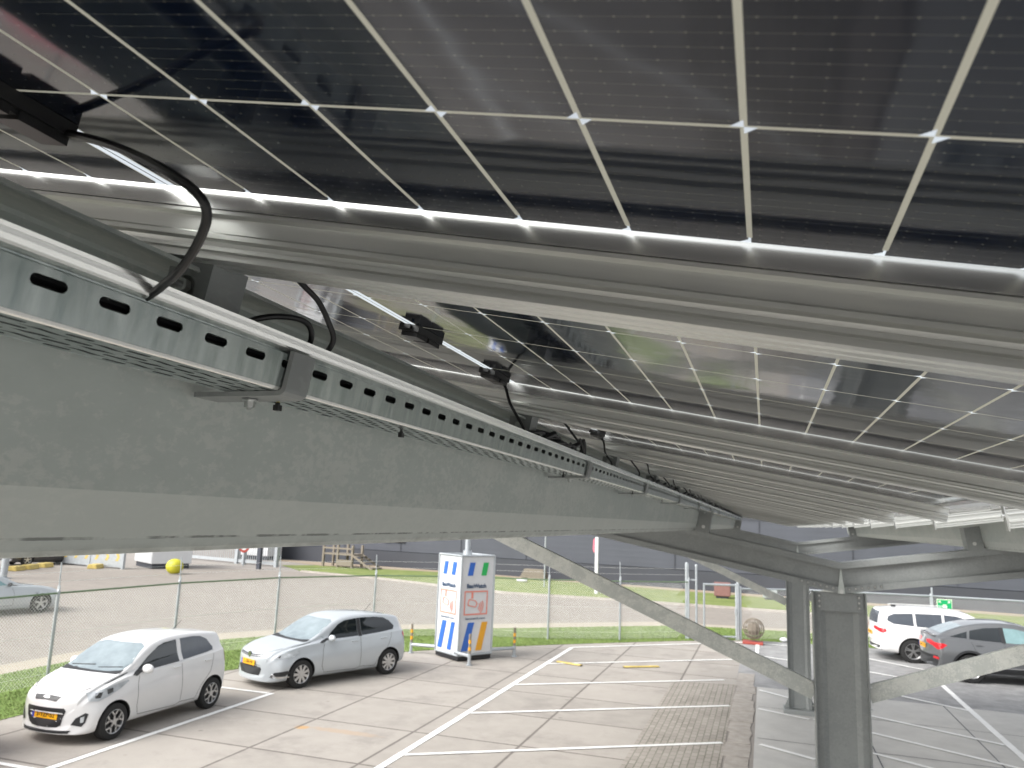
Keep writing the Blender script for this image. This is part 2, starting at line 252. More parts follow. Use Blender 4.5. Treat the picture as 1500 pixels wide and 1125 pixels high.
# ---------------------------------------------------------------- helpers
def link(o,parent=None):
    C.objects.link(o)
    if parent is not None: o.parent=parent
    return o
def props(o,label,cat,group=None,kind=None):
    if label: o['label']=label
    if cat: o['category']=cat
    if group: o['group']=group
    if kind: o['kind']=kind
    return o
def empty(name,label,cat,mw=None,loc=None,rz=0,group=None):
    o=D.objects.new(name,None); C.objects.link(o); o.empty_display_size=.1
    if mw is not None: o.matrix_world=mw
    elif loc is not None: o.location=loc; o.rotation_euler=(0,0,rz)
    return props(o,label,cat,group)
class MB:
    def __init__(s): s.v=[]; s.f=[]; s.m=[]; s.cur=0
    def add(s,vs,fs):
        o=len(s.v); s.v+=[tuple(x) for x in vs]; s.f+=[tuple(i+o for i in f) for f in fs]; s.m+=[s.cur]*len(fs); return s
    def box(s,a,b,mw=None):
        x0,y0,z0=a; x1,y1,z1=b
        vs=[Vector(p) for p in((x0,y0,z0),(x1,y0,z0),(x1,y1,z0),(x0,y1,z0),(x0,y0,z1),(x1,y0,z1),(x1,y1,z1),(x0,y1,z1))]
        if mw is not None: vs=[mw@v for v in vs]
        return s.add(vs,[(0,3,2,1),(4,5,6,7),(0,1,5,4),(1,2,6,5),(2,3,7,6),(3,0,4,7)])
    def prism(s,pts,y0,y1,axis='y'):
        n=len(pts); f={'y':lambda p,y:(p[0],y,p[1]),'x':lambda p,y:(y,p[0],p[1]),'z':lambda p,y:(p[0],p[1],y)}[axis]
        vs=[f(p,y0) for p in pts]+[f(p,y1) for p in pts]
        return s.add(vs,[tuple(range(n))[::-1],tuple(range(n,2*n))]+[(i,(i+1)%n,n+(i+1)%n,n+i) for i in range(n)])
    def strip(s,pts,y0,y1,th,axis='y'):
        # open profile given a thickness, swept
        n=len(pts); nr=[]
        for i in range(n):
            a=Vector(pts[max(0,i-1)]); b=Vector(pts[min(n-1,i+1)]); d=(b-a).normalized(); nr.append(Vector((-d.y,d.x)))
        q=[tuple(p) for p in pts]+[tuple(Vector(pts[i])+nr[i]*th) for i in range(n-1,-1,-1)]
        N_=len(q); f={'y':lambda p,y:(p[0],y,p[1]),'x':lambda p,y:(y,p[0],p[1]),'z':lambda p,y:(p[0],p[1],y)}[axis]
        vs=[f(p,y0) for p in q]+[f(p,y1) for p in q]
        fs=[(i,(i+1)%N_,N_+(i+1)%N_,N_+i) for i in range(N_)]
        for i in range(n-1):
            a,b,c,d=i,i+1,N_-2-i,N_-1-i
            fs+=[(a,d,c,b),(N_+a,N_+b,N_+c,N_+d)]
        return s.add(vs,fs)
    def cyl(s,a,b,r,n=12,r2=None):
        a=Vector(a); b=Vector(b); d=(b-a).normalized(); u=d.orthogonal().normalized(); w=d.cross(u); r2=r if r2 is None else r2
        vs=[a+(u*cos(2*pi*i/n)+w*sin(2*pi*i/n))*r for i in range(n)]+[b+(u*cos(2*pi*i/n)+w*sin(2*pi*i/n))*r2 for i in range(n)]
        return s.add(vs,[tuple(range(n))[::-1],tuple(range(n,2*n))]+[(i,(i+1)%n,n+(i+1)%n,n+i) for i in range(n)])
    def tube(s,pts,r,n=8,sub=6):
        P=[Vector(p) for p in pts]; Q=[]
        if len(P)>2 and sub>1:
            E=[P[0]*2-P[1]]+P+[P[-1]*2-P[-2]]
            for i in range(1,len(E)-2):
                for j in range(sub):
                    u=j/sub; a,b,c,d=E[i-1],E[i],E[i+1],E[i+2]
                    Q.append(.5*((2*b)+(c-a)*u+(2*a-5*b+4*c-d)*u*u+(-a+3*b-3*c+d)*u**3))
            Q.append(P[-1])
        else: Q=P
        rings=[]; up=None; o=len(s.v); vs=[]
        for i,p in enumerate(Q):
            d=(Q[min(i+1,len(Q)-1)]-Q[max(i-1,0)]).normalized()
            if up is None: up=d.orthogonal().normalized()
            up=(up-d*up.dot(d)).normalized(); w=d.cross(up)
            vs+=[p+(up*cos(2*pi*k/n)+w*sin(2*pi*k/n))*r for k in range(n)]
        fs=[(i*n+k,i*n+(k+1)%n,(i+1)*n+(k+1)%n,(i+1)*n+k) for i in range(len(Q)-1) for k in range(n)]
        fs+=[tuple(range(n))[::-1],tuple((len(Q)-1)*n+k for k in range(n))]
        return s.add(vs,fs)
    def sphere(s,c,r,nu=16,nv=10,sc=(1,1,1)):
        vs=[];fs=[]
        for j in range(1,nv):
            for i in range(nu):
                a=2*pi*i/nu; b=pi*j/nv; vs.append((c[0]+r*sc[0]*sin(b)*cos(a),c[1]+r*sc[1]*sin(b)*sin(a),c[2]+r*sc[2]*cos(b)))
        t=len(vs); vs+=[(c[0],c[1],c[2]+r*sc[2]),(c[0],c[1],c[2]-r*sc[2])]
        for j in range(nv-2):
            for i in range(nu): fs.append((j*nu+i,(j+1)*nu+i,(j+1)*nu+(i+1)%nu,j*nu+(i+1)%nu))
        for i in range(nu): fs+= [(t,i,(i+1)%nu),(t+1,(nv-2)*nu+(i+1)%nu,(nv-2)*nu+i)]
        return s.add(vs,fs)
    def mesh(s,name,mats,smooth=False,fix=True):
        me=D.meshes.new(name); me.from_pydata(s.v,[],s.f)
        for m in (mats if isinstance(mats,(list,tuple)) else [mats]): me.materials.append(m)
        me.polygons.foreach_set('material_index',s.m)
        if fix:
            bm=bmesh.new(); bm.from_mesh(me); bmesh.ops.recalc_face_normals(bm,faces=bm.faces); bm.to_mesh(me); bm.free()
        if smooth:
            me.polygons.foreach_set('use_smooth',[True]*len(me.polygons)); me.set_sharp_from_angle(angle=R(35))
        me.update(); return me
    def obj(s,name,mats,parent=None,smooth=False,mw=None,fix=True):
        o=D.objects.new(name,s.mesh(name,mats,smooth,fix)); link(o,parent)
        if mw is not None: o.matrix_world=mw if parent is None else o.matrix_world
        if mw is not None and parent is not None: o.matrix_local=mw
        return o
def bevel(o,w=.003,seg=2,ang=40):
    b=o.modifiers.new('bevel','BEVEL'); b.width=w; b.segments=seg; b.limit_method='ANGLE'; b.angle_limit=R(ang); return o
def sub(name,me,parent,mw=None):
    o=D.objects.new(name,me); link(o,parent)
    if mw is not None: o.matrix_local=mw
    return o
ORD=['first','second','third','fourth','fifth','sixth','seventh','eighth','ninth','tenth','eleventh','twelfth','thirteenth','fourteenth','fifteenth','sixteenth','seventeenth','eighteenth','nineteenth','twentieth']

# ---------------------------------------------------------------- camera
H=3.87
cam=D.cameras.new('camera'); co=D.objects.new('camera',cam); C.objects.link(co); S.camera=co
rt=Vector((0.951306,0.305933,0.037705)); up=Vector((0.016665,-0.173187,0.984748)); fw=Vector((-0.307797,0.936168,0.169853))
co.matrix_world=Matrix(((rt.x,up.x,-fw.x,0),(rt.y,up.y,-fw.y,0),(rt.z,up.z,-fw.z,H),(0,0,0,1)))
cam.sensor_width=36; cam.sensor_fit='HORIZONTAL'; cam.lens=27.216; cam.clip_start=.02; cam.clip_end=2000
cam.dof.use_dof=True; cam.dof.focus_distance=1.15; cam.dof.aperture_fstop=13

# ---------------------------------------------------------------- light
w=D.worlds.new('World'); S.world=w; w.use_nodes=True; t=w.node_tree; bg=t.nodes['Background']
SUN_EL,SUN_AZ=R(42),R(222)
sky=N(t,'ShaderNodeTexSky'); sky.sky_type='NISHITA'; sky.sun_disc=False; sky.sun_elevation=SUN_EL; sky.sun_rotation=SUN_AZ; sky.dust_density=4; sky.air_density=1.0; sky.ozone_density=1
hs=N(t,'ShaderNodeHueSaturation'); hs.inputs['Saturation'].default_value=.22; hs.inputs['Value'].default_value=1.0
L(t,sky.outputs[0],hs.inputs['Color']); L(t,hs.outputs[0],bg.inputs[0]); bg.inputs[1].default_value=.15
sl=D.lights.new('sun','SUN'); sl.energy=1.5; sl.angle=R(42); sl.color=(1,.975,.94)
so=D.objects.new('sun',sl); C.objects.link(so)
sd=Vector((sin(SUN_AZ)*cos(SUN_EL),cos(SUN_AZ)*cos(SUN_EL),sin(SUN_EL)))
so.rotation_euler=sd.to_track_quat('Z','Y').to_euler(); so.location=sd*50
S.view_settings.view_transform='Standard'; S.view_settings.look='None'; S.view_settings.gamma=1; S.view_settings.exposure=0.98
try: S.cycles.use_denoising=True
except Exception: pass
S.cycles.transparent_max_bounces=16; S.cycles.max_bounces=10

# ---------------------------------------------------------------- roof frames of reference
EL=R(10.47); ER=R(8.8)
ML=Matrix(((cos(EL),0,sin(EL),0),(0,1,0,0),(-sin(EL),0,cos(EL),H+.2136),(0,0,0,1)))
MR=Matrix(((cos(ER),0,-sin(ER),.745),(0,1,0,0),(sin(ER),0,cos(ER),3.966),(0,0,0,1)))
T=Matrix.Translation
HL=1.150; PW=1.138; YC=.0435
def panel_meshes():
    fr=MB(); w2=.5575
    for a,b in(((-HL,-w2),(HL,-w2+.002)),((-HL,w2-.002),(HL,w2)),((-HL,-w2+.002),(-HL+.002,w2-.002)),((HL-.002,-w2+.002),(HL,w2-.002))):
        fr.box((a[0],a[1],-.022),(b[0],b[1],.0018))
    for a,b in(((-HL+.002,-w2+.002),(HL-.002,-w2+.016)),((-HL+.002,w2-.016),(HL-.002,w2-.002)),((-HL+.002,-w2+.016),(-HL+.026,w2-.016)),((HL-.026,-w2+.016),(HL-.002,w2-.016))):
        fr.box((a[0],a[1],-.0218),(b[0],b[1],-.0198))
    la=MB(); la.box((-HL+.00205,-w2+.00205,0),(HL-.00205,w2-.00205,.0015))
    me=la.mesh('glass_laminate',[M['cells'],M['clear']])
    for p in me.polygons: p.material_index=0 if p.normal.z<-.5 else 1
    jb=MB(); jb.box((-.019,-.052,-.012),(.019,.052,-.0004)); jb.box((-.015,-.046,-.020),(.015,-.004,-.012)); jb.box((-.015,.004,-.020),(.015,.050,-.012)); jb.box((-.006,-.060,-.009),(.006,-.052,-.003)); jb.box((-.012,-.004,-.016),(.012,.004,-.012))
    jm=jb.mesh('junction_box',M['black_plastic'])
    return fr.mesh('frame',M['alu_frame']),me,jm
FRM,LAM,JBX=panel_meshes()
KMAX=17
def panel(k,MW,s0,label,group):
    p=empty('solar_panel',label,'solar panel',mw=MW@T((s0,YC+PW*k,0)),group=group)
    sub('frame',FRM,p); sub('glass_laminate',LAM,p)
    for y in((-.43,-.035,.372) if k==0 else (-.43,.035,.43)): sub('junction_box',JBX,p,T((0,y,0)))
    return p
LC=-.5801; UC=LC-2*HL-.004
for k in range(-2,KMAX+1):
    if k==0: l='nearest glass solar panel overhead, its pale cell lines crossing the top of the picture'
    elif k<0: l=f'glass solar panel {ORD[-k-1]} behind the camera in the lower left roof row'
    else: l=f'glass solar panel, {ORD[k-1]} beyond the big overhead one, lower left roof row'
    panel(k,ML,LC,l,'solar panels of the lower left roof row')
    panel(k,ML,UC,f'glass solar panel, {ORD[k+2]} from the camera end, left wing, high outer row','solar panels of the outer left roof row')
    panel(k,MR,HL+.50,f'glass solar panel, {ORD[k+2]} from the camera end, right wing, row beside the valley','solar panels of the right wing inner row')
    panel(k,MR,3*HL+.504,f'glass solar panel, {ORD[k+2]} from the camera end, right wing, high outer row','solar panels of the right wing outer row')
# rails (aluminium beams along the slope, under every panel seam)
def rail_mesh(s0,s1):
    # profile (y,n) clockwise; front face looks towards -y
    f=[(-.006,-.0226),(-.006,-.0262),(.003,-.0275),(.003,-.0425),(-.003,-.0455),(-.003,-.0500),(.005,-.0515),(.006,-.0555),(0,-.0575),(0,-.0612),(.006,-.0622),(.006,-.0650),(0,-.0662),(0,-.0700)]
    bt=[(.012,-.0700),(.013,-.067),(.020,-.067),(.021,-.0700),(.032,-.0700),(.033,-.067),(.036,-.067),(.037,-.0700),(.050,-.0700)]
    bk=[(.050-y,n) for y,n in reversed(f)][1:]
    m=MB(); m.prism(f+bt+bk,s0,s1,axis='x'); me=m.mesh('mounting_rail',M['alu']); return me
RL=rail_mesh(UC-HL-.03,.587); RR=rail_mesh(-.012,4*HL+1.05)
CB=MB(); CB.box((-.004,-.02,-.078),(.0,.062,.010)); CB.cyl((-.004,.02,-.03),(-.012,.02,-.03),.007,6)
ENDC=CB.mesh('end_cap',M['alu'])
GB=MB(); GB.box((-.004,.010,-.078),(.0,.040,.006)); GB.cyl((-.004,.025,-.03),(-.012,.025,-.03),.006,6)
ENDR=GB.mesh('end_bracket',M['zinc_bolt'])
for k in range(-2,KMAX+2):
    y=YC+PW*k-PW/2+.0-.0199-.0
    nm='closest' if k==1 else None
    for MW,me,side,grp in((ML,RL,'left','aluminium rails under the left wing'),(MR,RR,'right','aluminium rails under the right wing')):
        if k==1: l=f'grey aluminium rail nearest in front of the camera, under the {side} wing panel seam'
        elif k<1: l=f'grey aluminium rail {ORD[-k]} behind the camera position under the {side} wing'
        else: l=f'grey grooved aluminium rail, {ORD[k-1]} one away from the camera under the {side} wing'
        o=D.objects.new('mounting_rail',me); C.objects.link(o); o.matrix_world=MW@T((0,y,0)); props(o,l,'rail',grp)
        if side=='right': sub('end_bracket',ENDR,o,T((-.012,0,0)))
YR0=YC+PW*1-PW/2-.0199   # front face of rail 1

# ---------------------------------------------------------------- purlins
def purlin_profile(mirror=False):
    s0,n0,h,b=-.535,-.0773,.3140,.087
    lip=.0175; th=.003; r=.006
    p=[(s0,n0-.003),(s0-.001,n0),(s0-b+.004,n0),(s0-b,n0-.004),(s0-b+.001,n0-.012),(s0-b+.022,n0-.075),(s0-b+.022,n0-h+.075),(s0-b+.003,n0-h+.020),(s0-b+.001,n0-h+.008),(s0-b-.003,n0-h+.002),(s0-b-.008,n0-h),(s0-b-.070,n0-h),(s0-b-.075,n0-h+.005),(s0-b-.075,n0-h+.02)]
    return p
def purlin(MW,ds,y0,y1,label,flip=False):
    m=MB(); p=purlin_profile(); q=[(x+.535,z) for x,z in p]
    if flip: q=[(-x,z) for x,z in q]
    m.strip(q,y0,y1,.0025 if flip else -.0025)
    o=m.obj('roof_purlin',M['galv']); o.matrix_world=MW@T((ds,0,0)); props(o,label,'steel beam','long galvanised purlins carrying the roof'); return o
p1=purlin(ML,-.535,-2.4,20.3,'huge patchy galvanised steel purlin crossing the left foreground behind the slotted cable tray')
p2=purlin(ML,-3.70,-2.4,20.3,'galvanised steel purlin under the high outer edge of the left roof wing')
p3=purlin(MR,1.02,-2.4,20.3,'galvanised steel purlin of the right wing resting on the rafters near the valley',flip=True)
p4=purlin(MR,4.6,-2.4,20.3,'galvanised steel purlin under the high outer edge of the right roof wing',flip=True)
def hexbolt(m,c,d,r=.009,h=.007,shank=.02,washer=True):
    c=Vector(c); d=Vector(d).normalized(); m.cyl(c,c+d*h,r,6)
    if washer: m.cyl(c-d*.002,c,r*1.5,16)
    m.cyl(c+d*h,c+d*(h+shank*.4),r*.5,8)
# rail clips on purlin
def clip():
    m=MB(); m.box((.004,-.024,-.022),(.008,.026,.052)); m.box((-.046,-.028,-.022),(.008,-.024,.048))
    return m
cm=clip().mesh('rail_clip',M['galv_dark']); bmh=MB(); hexbolt(bmh,(-.02,-.028,.022),(0,-1,0),r=.008,shank=.03); bmm=bmh.mesh('bolt',M['zinc_bolt'])
for k in range(0,KMAX+2):
    y=YR0+PW*(k-1)
    lb='grey angle clip bolting the nearest rail to the foreground purlin' if k==1 else ('grey angle clip on the foreground purlin behind the camera' if k==0 else f'grey angle clip, {ORD[k-1]} along the foreground purlin from the camera')
    o=D.objects.new('rail_clip',cm); C.objects.link(o); o.matrix_world=ML@T((-.527,y+.052,-.118)); props(o,lb,'bracket','rail clips along the foreground purlin')
    sub('bolt',bmm,o)
bevel_dummy=None

# ---------------------------------------------------------------- cable tray
XF,XB,ZB,ZT=-.500,-.575,H+.1274,H+.1860
def ring_plate(m,c,w,h,hl,hh,mapf,lo=None,hi=None,n=5):
    # rectangle w x h about c=(a,b) with slot of length hl, height hh
    a0,b0=c; r=hh/2; inner=[]
    for i in range(n+1): th=-pi/2+pi*i/n; inner.append((a0+hl/2-r+r*cos(th),b0+r*sin(th)))
    for i in range(n+1): th=pi/2+pi*i/n; inner.append((a0-hl/2+r+r*cos(th),b0+r*sin(th)))
    lo=b0-h/2 if lo is None else lo; hi=b0+h/2 if hi is None else hi
    outer=[]; q=len(inner)
    for i,(x,y) in enumerate(inner):
        right=i<=n; j=i if right else i-n-1
        u=j/n
        if right:
            y_=lo+(hi-lo)*min(1,max(0,(u-.2)/.6)) ; x_=a0+w/2
        else:
            y_=hi-(hi-lo)*min(1,max(0,(u-.2)/.6)); x_=a0-w/2
        if (right and (j==0)) : x_=a0+hl/2-r; y_=lo
        if (right and (j==n)) : x_=a0+hl/2-r; y_=hi
        if (not right and j==0): x_=a0-hl/2+r; y_=hi
        if (not right and j==n): x_=a0-hl/2+r; y_=lo
        outer.append((x_,y_))
    vs=[mapf(*p) for p in inner]+[mapf(*p) for p in outer]
    m.add(vs,[(i,(i+1)%q,q+(i+1)%q,q+i) for i in range(q)])
PT=.0612
def tray(y0,nslots,label):
    y1=y0+nslots*PT; m=MB()
    zt=ZB+.0385
    for i in range(nslots):
        yc=y0+(i+.5)*PT
        ring_plate(m,(yc,H+.1557),PT,0,.032,.0088,lambda a,b:(XF,a,b),lo=ZB+.003,hi=zt)
        for rr in range(4):
            xc=XF-.003-(rr+.5)*.01725
            ring_plate(m,(y0+(i+.5)*PT+(-.013,.002,-.004,.012)[rr],xc),PT,.01725,.027,.0052,lambda a,b:(b,min(max(a,y0),y1),ZB),n=3)
    # bottom corner, rolled top rim, back wall
    def sheet(pts):
        vs=[(x,y0,z) for x,z in pts]+[(x,y1,z) for x,z in pts]; n=len(pts)
        m.add(vs,[(i,i+1,n+i+1,n+i) for i in range(n-1)])
    m.cur=1; sheet([(XF-.003,ZB),(XF-.001,ZB+.0008),(XF,ZB+.003)]); m.cur=0
    rim=[(XF,zt),(XF-.003,zt+.0012),(XF-.0060,zt+.003),(XF-.0060,zt+.0050),(XF+.0005,zt+.0068),(XF+.0015,zt+.0085),(XF+.0022,zt+.0122),(XF+.0012,zt+.0128),(XF+.0020,zt+.0158),(XF+.0010,zt+.0164),(XF+.0016,zt+.0195),(XF-.001,zt+.0205),(XF-.0085,zt+.0205),(XF-.0095,zt+.0180)]
    m.cur=0; sheet(rim[:4]); m.cur=1; sheet(rim[3:]); m.cur=0
    sheet([(XF-.072,ZB),(XB,ZB+.003),(XB,ZB+.045),(XB+.003,ZT-.002)])
    m.v=[(x+max(0,z-ZB)*.19 if x>XF-.015 else x,y,z) for x,y,z in m.v]
    o=m.obj('cable_tray',[M['tray'],M['tray_rim']],fix=False)
    so_=o.modifiers.new('thickness','SOLIDIFY'); so_.thickness=.0011; so_.offset=0
    props(o,label,'cable tray','perforated cable tray lengths along the foreground purlin'); return o
TR=[]
for i,(y0,n) in enumerate(((-1.27,22),(.0765,35),(2.2185,20),(3.4425,48),(6.380,48),(9.318,48),(12.255,48),(15.193,48))):
    tr=tray(y0,n,['perforated zinc cable tray length reaching back past the camera','shiny perforated cable tray length with large oval slots across the left foreground','short perforated cable tray length just past the second dark joint','perforated cable tray length beyond the third joint in mid distance','perforated cable tray length ending just before the near rafter','perforated cable tray length just beyond the near rafter','second perforated cable tray length beyond the near rafter','last perforated cable tray length next to the far rafter'][i]); TR.append(tr)
# supports
def support():
    m=MB(); th=.005
    # L: front leg + bottom leg to purlin web (local origin on front bottom edge of tray)
    p=[(.0155,.042),(.0080,.002),(.0065,-.002),(.002,-.0055),(-.004,-.0065),(-.112,-.0065)]
    m.strip(p,0,.042,-.0055)
    return m
sm=support().mesh('tray_support',M['galv_dark'])
sb=MB(); hexbolt(sb,(-.05,.018,-.0095),(0,0,-1),r=.006,shank=.006); sbm=sb.mesh('bolt',M['zinc_bolt'])
yt=MB(); yt.sphere((0,0,0),.003,8,6); yt.box((-.004,-.0045,-.010),(.004,.0045,-.003)); 
for i,y in enumerate((-.75,.712,2.236,3.414,4.86,6.33,7.75,9.27,10.75,12.2,13.7,15.15,16.6)):
    l={0:'grey angle bracket of the cable tray behind the camera',1:'large grey angle bracket gripping the cable tray in the left foreground'}.get(i,f'grey angle bracket under the cable tray, {ORD[i-1]} along from the camera')
    o=D.objects.new('tray_support',sm); C.objects.link(o); o.location=(XF,y,ZB); props(o,l,'bracket','angle brackets carrying the cable tray'); sub('bolt',sbm,o)
for i,(x,y,z) in enumerate(((-.532,.757,ZB-.006),(-.532,1.08,ZB-.0015),(-.53,2.10,ZB-.0015),(-.53,3.3,ZB-.0015),(-.53,4.3,ZB-.0015))):
    m=MB(); m.cur=0; m.sphere((0,0,-.0030),.0032,8,6); m.box((-.0032,-.0042,-.0105),(.0032,.0042,-.0040))
    m.cur=1; m.cyl((0,0,.001),(0,0,-.003),.0020,8)
    o=m.obj('cable_clip',[M['black_plastic'],M['yellow_tape'] if i==0 else M['black_plastic']]); o.location=(x,y,z)
    props(o,['small black clip with a yellow collar hanging under the tray beside the big bracket','small black clip hanging under the cable tray right of the big bracket','small black clip under the tray before the second bracket','small black clip under the tray before the third bracket','small black clip under the distant cable tray'][i],'clip','cable clips under the tray')
# cables
def cable(name,pts,r,label,cat='cable',group=None):
    m=MB(); m.tube(pts,r,10,8); o=m.obj(name,M['cable'],smooth=True); props(o,label,cat,group); return o
G1='black leads dropping from the panels'
cable('panel_cable',[(-.588,.46,4.186),(-.562,.462,4.178),(-.504,.45,4.156),(-.456,.44,4.134),(-.412,.43,4.11),(-.385,.43,4.091),(-.384,.44,4.078),(-.408,.46,4.065),(-.441,.48,4.052),(-.475,.50,4.048),(-.53,.53,4.035),(-.55,.6,4.02)],.0037,'thick black cable curving down from the nearest junction box into the cable tray',group=G1)
cable('panel_cable',[(-.52,.70,4.175),(-.505,.722,4.145),(-.5,.73,4.127),(-.49,.756,4.11),(-.484,.773,4.088),(-.486,.790,4.070),(-.505,.80,4.052),(-.545,.83,4.04)],.0034,'black cable hanging down behind the nearest rail into the tray',group=G1)
cable('panel_cable',[(-.55,.66,4.045),(-.53,.682,4.066),(-.515,.705,4.078),(-.503,.735,4.0835),(-.5,.757,4.081),(-.502,.768,4.068),(-.515,.775,4.05)],.0034,'short black cable loop arching just above the tray rim',group=G1)
for k in range(1,KMAX+1):
    yj=YC+PW*k+.43
    if k==1: pts=[(-.585,yj+.05,4.176),(-.565,yj+.052,4.168),(-.545,yj+.035,4.126),(-.525,yj+.03,4.094),(-.51,yj+.045,4.062),(-.535,yj+.1,4.045)]
    else: pts=[(-.585,yj+.05,4.176),(-.56,yj+.05,4.16),(-.545,yj+.02,4.112),(-.515,yj-.01,4.07),(-.53,yj-.06,4.045)]
    cable('panel_cable',pts,.0034,f'black lead hanging from the junction box of the {ORD[k]} panel ahead' if k>0 else '',group=G1)
    if k>1:
        cable('panel_cable',[(-.585,yj-.50,4.176),(-.55,yj-.49,4.13),(-.515,yj-.50,4.08),(-.53,yj-.55,4.045)],.0034,f'second thin black lead dropping from the {ORD[k]} panel ahead',group=G1)
def bundle(y0,y1,n,label,zz=4.064,amp=.018,x=-.512):
    m=MB(); rr=random.Random(int(y0*100))
    for i in range(n):
        L_=y1-y0; a=y0+rr.random()*L_*.15; b=y1-rr.random()*L_*.15; c=5; ph=rr.random()*6
        pts=[(x+rr.uniform(-.03,.012),a+(b-a)*j/c,zz+rr.uniform(-.006,1)*amp*(1 if 0<j<c else -.5)) for j in range(c+1)]
        m.tube(pts,.0036,8,5)
    for q in range(max(2,int((y1-y0)/.25))):
        yy=y0+(q+.5)*(y1-y0)/max(2,int((y1-y0)/.25)); m.cyl((x-.02,yy,zz-.004),(x+.008,yy+.06,zz+amp*.9),.0075,8)
    o=m.obj('cable_bundle',M['cable'],smooth=True); props(o,label,'cable bundle','tangled cable bundles lying in the tray'); return o
bundle(1.70,2.24,7,'tangled bundle of black cables with connectors beside the second tray joint',amp=.022)
bundle(3.75,4.9,6,'tangled black cable bundle in the tray in mid distance')
bundle(5.2,8.0,7,'long tangled black cable bundle in the tray before the near rafter')
bundle(8.6,12.5,6,'tangled black cable bundle in the tray past the near rafter')
for i,(x,z) in enumerate(((-.508,.153),(-.509,.162),(-.511,.145),(-.516,.137),(-.526,.135),(-.536,.135),(-.546,.136),(-.557,.135))):
    rr=random.Random(i); m=MB(); m.tube([(x+rr.uniform(-.002,.002),-1.2+.45*j,H+z+rr.uniform(-.002,.002)) for j in range(43)],.0042,6,2)
    o=m.obj('tray_cable',M['cable'],smooth=True); props(o,f'black cable lying in the tray, {["second highest at","topmost at","third highest at","lowest at"][i] if i<4 else ["first","second","third","fourth"][i-4]+" on its floor behind"} the slotted wall','cable','cables lying inside the tray')
# bolts/strap near (1.95)
m=MB(); m.tube([(-.50,2.205,4.10),(-.50,2.222,4.085),(-.502,2.232,4.06)],.006,8,4); m.tube([(-.505,2.18,4.10),(-.50,2.20,4.075),(-.502,2.21,4.05)],.005,8,4)
props(m.obj('cable_connector',M['black_plastic'],smooth=True),'black plug connectors hanging over the tray rim beside the cable tangle','connector')

